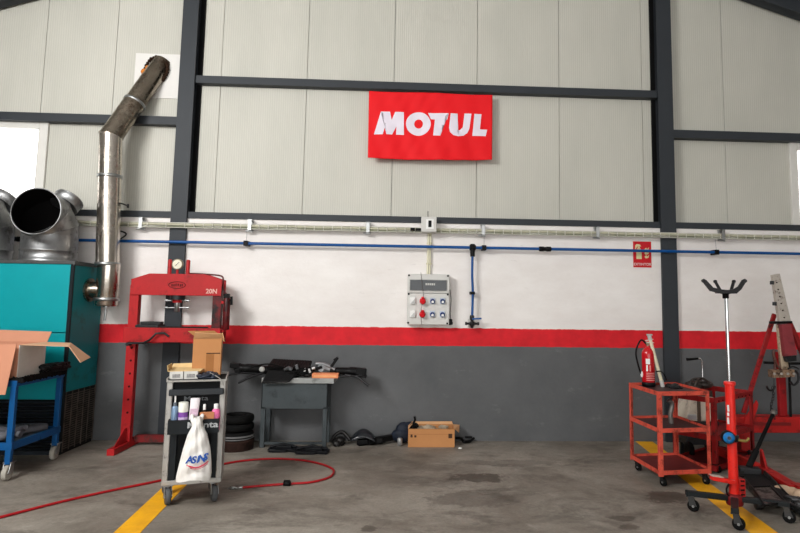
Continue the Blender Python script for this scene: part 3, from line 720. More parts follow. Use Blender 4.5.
# pump on the side
pz0, pz1 = P(225,330,RY).z, P(225,298,RY).z; px_ = P(225.3,312,RY).x
MB().lathe([(.03,pz0),(.036,pz0+.01),(.036,pz1-.02),(.028,pz1)], (px_,RY+.04,0), Z1, 20).build('pump_cylinder', M('pump_red_dark', (96,18,22), .4, dirt=(20,16,16), dirt_amt=.5, dirt_scale=7), pr)
MB().mm((xr-.004,RY-.0,pz0-.02), (px_-.01,RY+.09,pz0+.0)).mm((xr-.004,RY+.02,pz1-.06), (px_-.02,RY+.06,pz1-.03)).build('pump_bracket', red_m, pr)
MB().box((px_-.004,RY+.04,pz1+.02), (.055,.05,.05)).cyl((px_,RY+.03,pz1-.02), P(231,300.5,RY+.03), .011, 10).cyl(P(231.5,296.5,RY+.03), P(231.5,305,RY+.03), .013, 10).build('pump_valve', black_m, pr, bevel=.004)
MB().tube(cmr([(rx+.11,ry,bt+.02), P(200,274,RY+.05), P(213,274.8,RY+.05), P(221,276,RY+.05), P(223.2,279,RY+.05), P(223.3,289,RY+.05), (px_-.01,RY+.04,pz1+.04)], 6), .0085, 8).build('hydraulic_hose', M('hose_dark_red', (90,30,32), .5), pr)
# plates lying on the bed
o = MB().mm((P(136,325,RY).x,RY-.02,zbed_t), (P(159,325,RY).x,RY+DP,zbed_t+.028)).box((P(150,322,RY).x,RY+.05,zbed_t+.045), (.2,.1,.03)).build('press_plate', dark_steel, bevel=.004)
tag(o, 'dark greasy steel plates lying on the press bed', 'plate')
o = MB().mm((P(160,325,RY).x,RY-.02,zbed_t), (xr-.12,RY+.03,zbed_t+.014)).build('steel_bar', M('bar_black', (30,28,28), .5), bevel=.003)
tag(o, 'thin black bar lying along the press bed', 'bar')

def blob(m, c, s, n=12, axis=(0,0,1)):
    """a rounded lump, half sizes s"""
    c = V(c); vs = []; fs = []; k = 7
    for i in range(k+1):
        t = math.pi*i/k
        for j in range(n):
            p = 2*math.pi*j/n; vs.append(c + V((s[0]*math.sin(t)*math.cos(p), s[1]*math.sin(t)*math.sin(p), s[2]*math.cos(t))))
    for i in range(k):
        for j in range(n): fs.append((i*n+j, (i+1)*n+j, (i+1)*n+(j+1)%n, i*n+(j+1)%n))
    return m.add(vs, fs, True)
def Rz(a): return Matrix.Rotation(a, 3, 'Z')
def Rx(a): return Matrix.Rotation(a, 3, 'X')
def Ry(a): return Matrix.Rotation(a, 3, 'Y')
def castor(root, p, r=.045, yaw=0.0, wm=None, fork=None, top=None, name='castor'):
    """swivel castor under point p (its wheel touches the floor at p.z = 0): castor > wheel"""
    p = V((p[0], p[1], 0)); t = top if top else r*2 + .03; q = Rz(yaw); off = q @ V((0,-r*.5,0))
    m = MB()
    for s in (-1, 1): m.prism([(-r*.9,-.0),( r*.35,.0),(r*.5,t-r-.012),(-r*.3,t-r-.012)], p + off*.4 + q @ V((s*r*.42,0,0)) + V((0,0,r)), q @ Y1, Z1, .004)
    m.box(p + V((0,0,t-.010)), (r*1.2, r*1.2, .008), q).cyl(p + V((0,0,t-.02)), p + V((0,0,t+.005)), r*.35, 12)
    o = m.build(name, fork or zinc, root)
    MB().lathe([(r*.5,-r*.30),(r*.9,-r*.32),(r,-r*.2),(r,r*.2),(r*.9,r*.32),(r*.5,r*.30)], p + off + V((0,0,r)), q @ X1, 20).build('wheel', wm or black_matt, o)
    MB().cyl(p + off + q @ V((-r*.5,0,0)) + V((0,0,r)), p + off + q @ V((r*.5,0,0)) + V((0,0,r)), r*.22, 10).build('axle', zinc, o)
    return o

# ------------------------------------------------------------------ blue service cart at the left
bc0 = G(9,479); zt = P(18,381,5.21).z
bxr = bc0.x; byf = 5.21; byb = 5.86; bxl = bxr - 1.0
bc = thing('service_cart', ((bxl+bxr)/2, (byf+byb)/2, 0), 'blue steel cart with a cardboard box on it before the teal heater', 'cart')
pw = .046
for xx in (bxl+.03, bxr-.0):
    for yy in (byf, byb): MB().box((xx,yy,(zt+.12)/2), (pw,pw*.8,zt-.13)).build('post', blue_m, bc, bevel=.004)
for zz, hh in ((zt-.02,.05), (.27,.06)):
    m = MB(); m.mm((bxl,byf-.02,zz-hh/2), (bxr+.03,byf+.01,zz+hh/2)); m.mm((bxl,byb-.01,zz-hh/2), (bxr+.03,byb+.02,zz+hh/2))
    m.mm((bxr+.0,byf,zz-hh/2), (bxr+.03,byb,zz+hh/2)); m.mm((bxl,byf,zz-hh/2), (bxl+.03,byb,zz+hh/2)); m.build('rail', blue_m, bc, bevel=.003)
    MB().mm((bxl+.02,byf+.005,zz), (bxr+.005,byb-.005,zz+.006)).build('shelf', M('shelf_steel', (86,92,98), .5, .4, var=.15, dirt=(50,50,52)), bc)
for xx in (bxl+.03, bxr):
    for yy in (byf, byb): castor(bc, (xx,yy+.02), .06, .1, M('castor_cream', (170,166,156), .6, var=.1), zinc, .15)
# black cables and rags on the cart top
def tangle(name, x0, x1, y0, y1, z, h, mat, label, cat, n=7, r=.012, seed=1, lump=True):
    rnd = random.Random(seed); m = MB()
    for k in range(n):
        pts = [V((x0 + (x1-x0)*rnd.random(), y0 + (y1-y0)*rnd.random(), z + r + (h-2*r)*rnd.random()**1.5)) for _ in range(6)]
        m.tube(cmr(pts, 5), r*(.7+.6*rnd.random()), 7)
    if lump: blob(m, ((x0+x1)/2, (y0+y1)/2, z+h*.28), ((x1-x0)*.42, (y1-y0)*.42, h*.28))
    return tag(m.build(name, mat), label, cat)
tangle('cable_bundle', bxr+.012, bxr+.085, byf+.30, byb+.03, zt+.022, .085, black_m, 'tangled black cables on the blue cart beside the white box', 'cables', 12, .014, 5)
tangle('cloth_heap', bxr-.75, bxr-.05, byf+.08, byb-.08, .276, .12, M('grey_rag', (92,94,100), .8, var=.3), 'crumpled grey cloth on the lower shelf of the blue cart', 'cloth', 8, .03, 9)
# black mat under the box
m = MB(); rnd = random.Random(12); n_ = 22; top = []
for i in range(n_+1): top.append((bxl+.03 + (bxr+.06-bxl-.03)*i/n_, -.03*rnd.random()))
m.mm((bxl+.02,byf-.01,zt+.006), (bxr+.05,byb+.0,zt+.020))
for i in range(16): m.box((bxr-.30+.36*i/15, byf-.012, zt+.008), (.03,.012,.03+.03*rnd.random()), Ry(rnd.uniform(-.5,.5)))
for i in range(16): m.box((bxr+.052, byf+.64*i/15, zt+.010), (.012,.04,.035+.03*rnd.random()), Rx(rnd.uniform(-.5,.5)))
o = m.build('rubber_mat', black_matt, bevel=.004); tag(o, 'ragged black rubber mat on top of the blue cart', 'mat')
# box with white outside on the cart
cz = zt + .022; bh = P(18,345,byf+.03).z - cz
cb = thing('cardboard_box', (bxr-.30, byf+.25, cz), 'open cardboard box with white side and long spread flaps on the blue cart', 'box')
bx0, bx1 = bxr-.62, bxr-.005; by0, by1 = byf+.03, byf+.40
m = MB(); t = .005
m.mm((bx1-t,by0,cz), (bx1,by1,cz+bh)); m.build('side_wall', paper_w, cb)
m = MB(); m.mm((bx0,by0,cz), (bx1-t,by0+t,cz+bh)); m.mm((bx0,by1-t,cz), (bx1-t,by1,cz+bh)); m.mm((bx0,by0,cz), (bx0+t,by1,cz+bh)); m.mm((bx0,by0,cz), (bx1,by1,cz+t)); m.build('walls', card_salmon, cb)
m = MB().prism([(0,0),(.62,0),(.60,-.41),(.02,-.43)], (bx0,by0-.05,cz+bh+.01), X1, V((0,.14,1)).normalized(), .005)
m.build('front_flap', card_salmon, cb)
m = MB().prism([(0,0),(.62,0),(.60,.13),(.02,.15)], (bx0,by1,cz+bh), X1, V((0,.55,.5)).normalized(), .005); m.build('rear_flap', card_salmon, cb)
q0, q1 = P(24,348.5,by0+.06), P(37,343,by1); q2, q3 = P(71,343,by1-.02), P(69,346.5,by0+.1); q4, q5 = P(90.5,357.5,by1-.03), P(80.5,362.5,by0+.1)
q0 = V((bx1,by0+.02,cz+bh)); q1 = V((bx1,by1-.01,cz+bh))
def quad(m, a, b_, c_, d_, th=.005):
    n_ = (b_-a).cross(d_-a).normalized()*th/2
    return m.add([a-n_,b_-n_,c_-n_,d_-n_,a+n_,b_+n_,c_+n_,d_+n_], [(0,3,2,1),(4,5,6,7),(0,1,5,4),(1,2,6,5),(2,3,7,6),(3,0,4,7)])
m = MB(); quad(m, q0, q3, q2, q1); quad(m, q3, q5, q4, q2); m.build('side_flap', M('cardboard_pale', (212,168,134), .85, var=.06, scale=3), cb)

# ------------------------------------------------------------------ tool trolley
TYF = 4.62; TYB = 4.97
tx0, tx1 = P(169,380,TYF).x, P(225,380,TYF).x
tzt, tzb = P(198,380.5,TYF).z, P(190,483.5,TYF).z
tt = thing('tool_trolley', ((tx0+tx1)/2, (TYF+TYB)/2, 0), 'silver framed black tool trolley on castors standing on the yellow line', 'trolley')
fw = .042
for xx in (tx0, tx1-fw):
    MB().mm((xx,TYF,tzb), (xx+fw,TYF+.035,tzt)).build('front_post', alu, tt, bevel=.006)
    MB().mm((xx,TYB-.035,tzb), (xx+fw,TYB,tzt)).build('rear_post', alu, tt, bevel=.006)
MB().mm((tx0,TYF-.004,tzb-.004), (tx1,TYB,tzb+.03)).build('base_tray', alu, tt, bevel=.004)
for s0 in (tx0+.005, tx1-.012): MB().mm((s0,TYF+.035,tzb+.03), (s0+.007,TYB-.035,tzt)).build('side_sheet', alu, tt)
tb_m = M('trolley_black', (28,32,35), .5, var=.12); tb_d = M('trolley_black_dark', (14,16,18), .6, var=.12)
m = MB(); m.mm((tx0+fw,TYF+.03,tzb+.03), (tx1-fw,TYF+.04,tzt-.01)); m.mm((tx0+fw,TYB-.03,tzb+.03), (tx1-fw,TYB-.02,tzt-.01)); m.build('back_panel', tb_d, tt)
za, zc = P(195,388.5,TYF).z, P(195,395,TYF).z
MB().mm((tx0+.018,TYF-.028,zc), (tx1-.012,TYF+.01,za)).build('handle_bar', M('bar_slate', (38,42,46), .45), tt, bevel=.008)
zp0, zp1 = P(195,433,TYF-.05).z, P(195,419,TYF-.05).z
pk = MB(); pk.mm((tx0+fw-.012,TYF-.075,zp0), (tx1-fw+.01,TYF-.069,zp1)); pk.mm((tx0+fw-.012,TYF-.069,zp0), (tx0+fw-.006,TYF+.03,zp1)); pk.mm((tx1-fw+.004,TYF-.069,zp0), (tx1-fw+.01,TYF+.03,zp1)); pk.mm((tx0+fw-.006,TYF-.069,zp0), (tx1-fw+.004,TYF+.03,zp0+.006))
pk = pk.build('bottle_pocket', tb_m, tt)
txt_m = M('pale_print', (176,178,180), .6)
MB().text('Monta', .062, P(199.5,425.5,TYF-.078), X1, Z1, .0015, .0012, squash=1.35).build('lettering', txt_m, pk)
MB().text('Monta', .050, P(197,398.5,TYF+.029), X1, Z1, .0015, .0004, squash=1.35).build('lettering', M('faint_print', (110,114,118), .6), tt)
m = MB()
for s0, s1_ in ((tx0+fw+.0, tx0+fw+.045), (tx1-fw-.045, tx1-fw)): MB().mm((s0,TYF+.006,tzb+.03), (s1_,TYF+.03,zp0-.01)).build('side_rail', tb_m, tt)
# top tray
m = MB(); m.mm((tx0-.004,TYF-.01,tzt-.008), (tx1+.004,TYB+.01,tzt)); zr = .022
m.mm((tx0-.004,TYF-.01,tzt), (tx0+.004,TYB+.01,tzt+zr)); m.mm((tx1-.004,TYF-.01,tzt), (tx1+.004,TYB+.01,tzt+zr)); m.mm((tx0-.004,TYB+.002,tzt), (tx1+.004,TYB+.01,tzt+zr)); m.mm((tx0+.004,TYF-.01,tzt), (tx1-.004,TYF-.004,tzt+.006))
m.build('top_tray', alu, tt, bevel=.002)
MB().mm((tx0+.006,TYF-.002,tzt+.0005), (tx1-.006,TYB,tzt+.004)).build('tray_mat', black_matt, tt)
for px, py in ((167.5,503.5), (213.5,501.5)): 
    g = G(px,py); castor(tt, (g.x, TYF+.045), .058, .25, M('castor_slate', (80,82,84), .6), zinc, tzb)
for xx in (tx0+.02, tx1-.06): castor(tt, (xx, TYB-.05), .052, -.4, M('castor_slate', (80,82,84)), zinc, tzb)
# bottles in the pocket
PZ = zp0 + .008; PYC = TYF - .02
def bottle(name, px, wpx, ytop, prof, mat, label, cat, capm=None, capfrac=.16, group=None):
    """prof: list of (radius fraction, height fraction) of the body; cap on top"""
    c_ = P(px, 410, PYC); r = wpx/2/590*PYC*.98; zt_ = P(px, ytop, PYC).z; h = zt_ - PZ
    t_ = thing(name, (c_.x, PYC, PZ), label, cat)
    MB().lathe([(r*a, h*b_) for a, b_ in prof], (c_.x,PYC,PZ), Z1, 24).build('body', mat, t_)
    z1 = prof[-1][1]*h; rc = r*prof[-1][0]*1.08
    MB().lathe([(rc,z1-.002),(rc,h-.003),(rc*.8,h)], (c_.x,PYC,PZ), Z1, 20).build('cap', capm or white_m, t_); return t_, c_, r, h
t_, c_, r_, h_b = bottle('spray_can', 175.3, 6.0, 401.5, [(.9,0),(1,.02),(1,.80),(.75,.86),(.5,.88)], M('can_blue_grey', (120,146,176), .35, .3), 'slim blue grey spray can with nozzle, first in the trolley pocket', 'spray can', M('cap_smoke', (90,98,108), .4))
MB().cyl((c_.x,PYC,PZ+h_b), (c_.x,PYC,PZ+h_b+.05), .006, 8).build('nozzle', white_m, t_)
t_, c_, r_, h_b = bottle('spray_can', 183.3, 8.6, 401.5, [(.92,0),(1,.02),(1,.66),(.98,.68)], M('can_purple', (124,72,158), .4, var=.25, scale=30), 'fat spray can, purple below and white above, in the trolley pocket', 'spray can', M('can_white', (226,226,216), .4))
MB().lathe([(r_*1.004,h_b*.40),(r_*1.004,h_b*.5)], (c_.x,PYC,PZ), Z1, 24).build('label_band', M('label_lilac', (206,186,220), .5), t_)
# white tube leaning
c0, c1 = P(191.5,424,PYC-.01), P(194.6,398,PYC-.01)
tu = thing('squeeze_tube', (c0.x,PYC-.01,c0.z), 'tall white squeeze tube standing above the plastic bag', 'tube')
m = MB(); k = 16; vs = []
for t, rx_, ry_ in ((0,.022,.022),(.15,.030,.028),(.55,.032,.02),(1,.034,.003)):
    p = c0.lerp(c1, t); vs += [p + V((rx_*math.cos(2*math.pi*j/k), ry_*math.sin(2*math.pi*j/k), 0)) for j in range(k)]
m.add(vs, [(i*k+j, i*k+(j+1)%k, (i+1)*k+(j+1)%k, (i+1)*k+j) for i in range(3) for j in range(k)], True); m.add(vs[-k:], [tuple(range(k))]); m.build('body', M('tube_white', (232,226,230), .45), tu)
p = c0.lerp(c1, .5); MB().prism([(-.026,-.035),(.026,-.035),(.029,.02),(-.027,.02)], p + V((.002,-.0235,0)), X1, (c1-c0).normalized(), .002).build('printed_band', M('tube_print', (206,178,196), .5, var=.2, scale=40), tu)
bottle('dropper_bottle', 203.3, 5.5, 404.5, [(.9,0),(1,.03),(1,.68),(.5,.78),(.45,.80)], M('bottle_dark', (40,26,20), .2), 'small dark brown bottle with white cap in the trolley pocket', 'bottle')
bottle('plastic_bottle', 214.5, 8.2, 404.5, [(.92,0),(1,.03),(1,.70),(.7,.80),(.5,.82)], M('bottle_pink', (226,110,160), .35, var=.3, scale=25), 'pink and white plastic bottle at the end of the trolley pocket', 'bottle')
p = P(204.5,415.5,TYF-.055); o = MB().box((p.x,TYF-.05,(PZ+P(204,412.7,TYF-.055).z)/2), (.10,.024,P(204,412.7,TYF-.055).z-PZ)).build('small_carton', M('carton_orange', (188,124,84), .7), bevel=.002)
tag(o, 'small orange brown carton in the trolley pocket before the dark bottle', 'carton')
# carrier bag
bgp = thing('carrier_bag', (P(191,480,TYF-.13).x, TYF-.13, P(191,479,TYF-.13).z), 'white plastic carrier bag with blue lettering hanging on the trolley', 'bag')
def bag_profile(t):
    ks = [(0,6),(.06,9),(.14,10.5),(.28,19),(.5,26),(.75,31),(.93,33.5),(1,33)]
    for (a, b_), (c_, d_) in zip(ks, ks[1:]):
        if t <= c_: return b_ + (d_-b_)*(t-a)/(c_-a)
    return ks[-1][1]
def bag_pt(u, t):
    a = 2*math.pi*u; y = 417 + t*62.5; cx_ = 193 - t*4.6 + 1.2*math.sin(t*3)
    wpx = bag_profile(t)*.93; hw_ = wpx/2/590*(TYF-.13); dpt = .033 + .028*math.sin(min(1,t*1.15)*math.pi*.72)
    c_ = P(cx_, y, TYF-.13); wr = 1 + .07*math.sin(a*7 + 3*t + 1)*(1-.5*t) + .04*math.sin(a*13 - 5*t)
    return V((c_.x + hw_*math.cos(a)*(.96+.04*wr), TYF-.135 + dpt*math.sin(a)*wr + .004*math.sin(t*22+a*3), c_.z + (.008*math.sin(a*3) if t > .9 else 0)))
m = MB(); nu, nv = 72, 36
g_ = [[bag_pt(i/nu, j/nv) for i in range(nu)] for j in range(nv+1)]
m.add([p for row in g_ for p in row], [(j*nu+i, (j+1)*nu+i, (j+1)*nu+(i+1)%nu, j*nu+(i+1)%nu) for j in range(nv) for i in range(nu)], True)
m.add(g_[-1], [tuple(range(nu))])
bag_m = M('bag_plastic', (232,230,226), .35, var=.05, scale=20, bump=.25, bscale=18); m.build('sack', bag_m, bgp)
hk = P(193.5,420,TYF-.09)
for s, dx in ((-1,-.028),(1,.030)):
    MB().tube(cmr([hk + V((s*.012,-.03,-.03)), hk + V((dx,-.012,.0)), hk + V((dx*1.2,.01,.028)), hk + V((dx*.9,.03,.012))], 6), [.014]*18+[.010], 8).build('handle_loop', bag_m, bgp)
LY = TYF-.215
def bag_front(px, py):
    t = (py-417)/62.5; hw_ = bag_profile(t)*.93/2; cx_ = 193 - t*4.6 + 1.2*math.sin(t*3); dpt = .033 + .028*math.sin(min(1,t*1.15)*math.pi*.72)
    k = math.sqrt(max(.05, 1 - ((px-cx_)/hw_)**2)); return P(px, py, TYF-.135-dpt*1.08*k-.011)
def arc_text(body, px0, px1, py, size, mt):
    m = MB(); n_ = len(body)
    for i, ch in enumerate(body):
        u = i/(n_-1); px = px0 + (px1-px0)*u; yy = py + 1.2*(1-(2*u-1)**2) - 2.0*u; p = bag_front(px, yy)
        m.text(ch, size, p, X1, (Z1 + X1*.18).normalized(), .002, .0022)
    m.build('lettering', mt, bgp)
arc_text('ASINS', 182.5, 197.6, 460.3, .068, M('bag_blue', (30,84,170), .5))
m = MB(); pts = [bag_front(*q) for q in ((180,465.3),(184.5,467.6),(189.5,468.2),(195,466.2),(200.5,462.6))]; m.tube(cmr(pts, 6), .0048, 6)
pts = [bag_front(*q) for q in ((182.5,468.4),(188.5,469.9),(194.5,468.4),(200,464.8))]; m.tube(cmr(pts, 6), .002, 6)
m.build('red_swoosh', M('bag_red', (206,60,88), .5), bgp)
# on top of the trolley
z0 = tzt + .0045
def carton(name, x0, x1, y0, y1, z0_, h, mat, label, cat='box', open_=True, group=None):
    t_ = thing(name, ((x0+x1)/2, (y0+y1)/2, z0_), label, cat, group); th = .004; m = MB()
    m.mm((x0,y0,z0_), (x1,y0+th,z0_+h)); m.mm((x0,y1-th,z0_), (x1,y1,z0_+h)); m.mm((x0,y0+th,z0_), (x0+th,y1-th,z0_+h)); m.mm((x1-th,y0+th,z0_), (x1,y1-th,z0_+h)); m.mm((x0,y0,z0_), (x1,y1,z0_+th))
    if not open_: m.mm((x0,y0,z0_+h), (x1,y1,z0_+h+.003))
    m.build('walls', mat, t_); return t_
xa, xb = P(198,360,4.78).x, P(225,360,4.78).x; hb_ = P(208,338.5,4.78).z - z0
bx = carton('cardboard_box', xa, xb, 4.78, 4.95, z0, hb_, card, 'tall open cardboard box with torn flaps on the tool trolley')
quad(MB(), V((xa,4.78,z0+hb_)), V((xb,4.78,z0+hb_)), P(226,334,4.75), P(199.5,332.5,4.75)).build('front_flap', M('cardboard_light', (204,156,112), .85, var=.08), bx)
quad(MB(), V((xb,4.78,z0+hb_)), V((xb,4.95,z0+hb_)), P(231,333,4.92), P(229,342,4.79)).build('side_flap', M('cardboard_light'), bx)
quad(MB(), V((xa,4.95,z0+hb_)), V((xb,4.95,z0+hb_)), P(225,331,4.98), P(200,331,4.98)).build('rear_flap', card_in, bx)
m = MB(); w0 = xb-xa; m.mm((xa+w0*.48,4.779,z0+.02), (xa+w0*.76,4.78,z0+hb_*.62)); m.build('printed_patch', M('card_print', (160,106,60), .85), bx)
MB().mm((xa+w0*.48,4.778,z0+hb_*.60), (xa+w0*.98,4.779,z0+hb_*.625)).build('printed_line', M('print_dark', (74,50,34), .8), bx)
x_a, x_b, x_c = P(173.5,372,4.68).x, P(186.5,372,4.68).x, P(200,372,4.68).x; hh = P(186,371.5,4.68).z - z0
for (u0, u1, lb) in ((x_a, x_b-.003, 'small white printed carton at the corner of the trolley top'), (x_b+.003, x_c, 'small white printed carton beside the tall cardboard box')):
    t_ = carton('small_box', u0, u1, 4.68, 4.8, z0, hh, M('carton_white', (208,206,200), .7), lb, open_=False)
    MB().mm((u0+.02,4.678,z0+.012), (u1-.02,4.68,z0+hh-.016)).build('print', M('carton_print', (150,148,146), .7, var=.4, scale=80), t_)
ld = thing('carton_lid', ((x_a+x_c)/2, 4.75, z0+hh+.004), 'torn flat cardboard tray lying over the white cartons', 'cardboard')
m = MB(); zq = z0+hh+.004
quad(m, V((x_a-.015,4.69,zq)), V((x_c+.02,4.685,zq)), V((x_c+.04,4.85,zq+.012)), V((x_a-.01,4.85,zq+.012)))
quad(m, V((x_a-.015,4.69,zq)), V((x_a-.02,4.685,zq+.045)), V((x_a-.005,4.82,zq+.05)), V((x_a-.01,4.85,zq+.012)))
quad(m, V((x_a-.01,4.85,zq+.012)), V((x_c+.04,4.85,zq+.012)), V((x_c+.02,4.87,zq+.045)), V((x_a,4.87,zq+.04)))
m.build('sheet', M('cardboard_yellowish', (206,178,128), .85), ld)
tangle('tool_heap', P(201,375,4.72).x, P(222,375,4.72).x, TYF+.01, TYF+.13, z0, .05, M('slate_tools', (38,44,58), .4, .3, var=.4), 'small heap of dark tools on the trolley before the tall box', 'tools', 8, .008, 21)
o = MB().tube(cmr([P(212,373,4.7), P(216,377,4.62), P(220,381,4.6), P(221.5,386,4.61)], 5), .0035, 6).build('thin_strap', M('strap_grey', (150,148,144), .6)); tag(o, 'thin pale strap hanging over the corner of the trolley top', 'strap')

# the trolley and all it carries stand turned a little towards the door
piv = V(((tx0+tx1)/2, TYF, 0)); turn = math.radians(14)
for o in list(COL.objects):
    if o.parent is None and o.get('category') and abs(o.location.x - piv.x) < .34 and TYF-.3 < o.location.y < TYB+.1 and o.get('category') not in ('hose',):
        o.location = piv + Rz(turn) @ (o.location - piv); o.rotation_euler.z = turn

# ------------------------------------------------------------------ tyres and drum behind the trolley
c0 = P(236,446,6.27); R0 = .175; KS = R0/.285
def disc_stack():
    z = 0.0
    o = MB().lathe([(R0*.96,0),(R0*.98,.01),(R0*.98,.075),(R0,.085),(R0,.1),(R0*.6,.104),(R0*.6,.02),(0.01,.02)], (c0.x,6.27,z), Z1, 40).build('drum_base', rust); tag(o, 'round rusty brown steel base under the stacked tyres', 'drum')
    z = .104
    prof = [(r_*KS, z_) for r_, z_ in ((.15,.0),(.23,-.0),(.262,.012),(.272,.03),(.272,.05),(.262,.068),(.23,.078),(.15,.078),(.145,.06),(.145,.018),(.15,0))]
    labs = ['pale edged tyre lying on the rusty round base behind the trolley', 'black tyre lying in the middle of the stack behind the trolley', 'topmost black tyre of the stack behind the trolley']
    for i in range(3):
        t_ = thing('tyre', (c0.x,6.27,z), labs[i], 'tyre', 'stacked tyres behind the trolley')
        MB().lathe(prof, (c0.x,6.27,z), Z1, 44).build('carcass', black_matt, t_)
        if i == 0:
            MB().lathe([(.274*KS,.026),(.288*KS,.036),(.274*KS,.044)], (c0.x,6.27,z), Z1, 44).build('pale_band', M('band_grey', (112,112,112), .6), t_); MB().lathe([(.255*KS,.002),(.280*KS,.008),(.262*KS,.016)], (c0.x,6.27,z), Z1, 44).build('pale_band', M('band_grey'), t_)
        z += .079
disc_stack()

# ------------------------------------------------------------------ bench with motorcycle parts
BYF, BYB = 6.30, 6.585
tl, tr2 = P(262,384,BYF).x, P(328,384,BYF).x; ztt, ztb = P(300,378.3,BYF-.02).z, P(300,383.5,BYF-.02).z
be = thing('workbench', ((tl+tr2)/2, 6.44, 0), 'grey blue steel bench piled with black parts against the grey wall', 'bench')
MB().mm((P(261.5,381,BYF-.02).x,BYF-.02,ztb), (P(334,381,BYF-.02).x,BYB+.015,ztt)).build('bench_top', table_top, be, bevel=.004)
zap = P(300,409,BYF).z
m = MB(); m.mm((tl,BYF,zap), (tr2,BYF+.012,ztb)); m.mm((tl,BYB-.012,zap), (tr2,BYB,ztb)); m.mm((tl,BYF,zap), (tl+.012,BYB,ztb)); m.mm((tr2-.012,BYF,zap), (tr2,BYB,ztb)); m.build('apron', table_m, be, bevel=.003)
for xx in (tl, tr2-.045):
    for yy in (BYF, BYB-.045):
        m = MB(); m.mm((xx,yy,0), (xx+.045,yy+.045,zap+.02)); m.build('leg', table_m, be, bevel=.004)
m = MB(); m.mm((tl+.045,BYF+.01,.03), (tr2-.045,BYF+.035,.055)); m.build('stretcher', table_m, be)
TZ = ztt
def at(px, py, Y): return P(px, py, Y)
# black parts on the bench
m = MB(); m.tube(cmr([at(235,367,6.38), at(243,368.5,6.38), at(256,369,6.40), at(272,371,6.42), at(285,373,6.42)], 6), [.035,.032,.03,.03,.04,.045,.045,.045,.05,.05,.05,.05,.05,.05,.045,.045,.045,.045,.04,.04,.04,.03,.03,.03,.02], 12)
m.box(at(235.5,365.5,6.38), (.10,.07,.055), Ry(.1)).box(at(238,371,6.36), (.06,.06,.05), Ry(-.3))
o = m.build('fork_shroud', black_m, bevel=.006); tag(o, 'long black plastic shroud sticking out past the trolley end of the bench', 'motorcycle part')
m = MB(); m.tube(cmr([at(225,376,6.30), at(232,374.5,6.32), at(242,373,6.35), at(262,374,6.38)], 5), .012, 8); m.tube([at(238,383,6.30), at(248,378,6.33), at(264,372.5,6.38)], .013, 8)
o = m.build('lever_arms', M('black_metal', (26,26,28), .35, .5)); tag(o, 'two thin black lever arms drooping below the long shroud', 'motorcycle part')
def slab(name, pts, Yf, dy, mat, label, ridges=0, bev=.004):
    """thick slab: outline from points in the front plane, extruded back"""
    q = [P(x, y, Yf) for x, y in pts]; t_ = MB(); t_.prism([(p.x, p.z) for p in q], (0,Yf+dy/2,0), X1, Z1, dy)
    ob = t_.build(name, mat, bevel=bev); tag(ob, label, 'motorcycle part'); return ob
# ribbed radiator grille lying on top
g0 = [at(267,368,6.36), at(308,369,6.36), at(312,362,6.50), at(273,360,6.50)]
m = MB(); n_ = (g0[1]-g0[0]).cross(g0[3]-g0[0]).normalized()
quad(m, *g0, th=.03)
for i in range(15):
    t = (i+.5)/15; a_ = g0[0].lerp(g0[1], t); b_ = g0[3].lerp(g0[2], t); m.bar(a_+n_*.016, b_+n_*.016, .006, .008)
o = m.build('radiator', M('radiator_black', (22,21,21), .6, 0, var=.3)); tag(o, 'flat dark ribbed radiator on top of the pile on the bench', 'radiator')
m = MB(); a_ = [at(262,382.5,6.235), at(289,381.5,6.235), at(298,371.5,6.33), at(268,370.5,6.33)]; quad(m, *a_, th=.012); m.tube([a_[0],a_[1]], .008, 8); m.tube([a_[1],a_[2]], .007, 8)
o = m.build('flat_cover', M('cover_black', (20,20,21), .35, var=.2)); tag(o, 'flat black cover sheet leaning over the front edge of the bench', 'motorcycle part')
m = MB(); m.tube(cmr([at(289,377,6.30), at(294,376,6.33), at(303,374,6.36), at(312,370.5,6.38), at(322,367,6.40)], 6), .016, 9)
m.tube(cmr([at(280,373,6.4), at(292,369,6.42), at(304,370,6.42), at(314,372,6.42)], 6), .02, 9); m.box(at(302,371,6.40), (.09,.08,.06), Ry(.4)).box(at(298,375,6.37), (.07,.05,.04), Ry(-.4))
o = m.build('pedal_assembly', black_m, bevel=.005); tag(o, 'crooked black bracket and hose in the middle of the bench pile', 'motorcycle part')
m = MB(); m.box(at(305,370,6.345), (.018,.02,.04), Ry(.3)); m.box(at(309.5,370.5,6.345), (.022,.02,.05), Ry(-.3)); m.cyl(at(312,368.5,6.34), at(315,368,6.34), .014, 10)
o = m.build('clamp_hardware', M('bright_steel', (190,190,190), .35, .7), bevel=.003); tag(o, 'small bright metal clamps behind the orange packet', 'hardware')
o = MB().lathe([(0,-.012),(.02,-.012),(.028,-.004),(.028,.008),(.02,.014),(0,.014)], at(262,369.3,6.30), (0,-1,.1), 20).build('round_cap', M('cap_grey', (170,170,166), .5)); tag(o, 'small round pale cap on the black shroud', 'cap')
pb0, pb1 = P(311.8,378.2,6.285), P(338,378.2,6.285)
op = thing('orange_packet', ((pb0.x+pb1.x)/2, 6.33, TZ), 'orange rectangular packet on the front edge of the bench', 'packet')
MB().mm((pb0.x,6.285,TZ+.001), (pb1.x,6.40,TZ+.048)).build('carton', M('packet_orange', (226,140,96), .7, var=.08), op, bevel=.003)
MB().mm((pb0.x+.02,6.284,TZ+.018), (pb1.x-.02,6.2855,TZ+.030)).build('printed_band', M('packet_print', (238,176,120), .7), op)
m = MB(); m.box(at(325,366.5,6.44), (.14,.05,.06), Ry(.25)); m.tube(cmr([at(316,364,6.44), at(323,364,6.43), at(331,367,6.42), at(336,371,6.42)], 5), .018, 9); m.cyl(at(321,369,6.40), at(321,369,6.45), .03, 14)
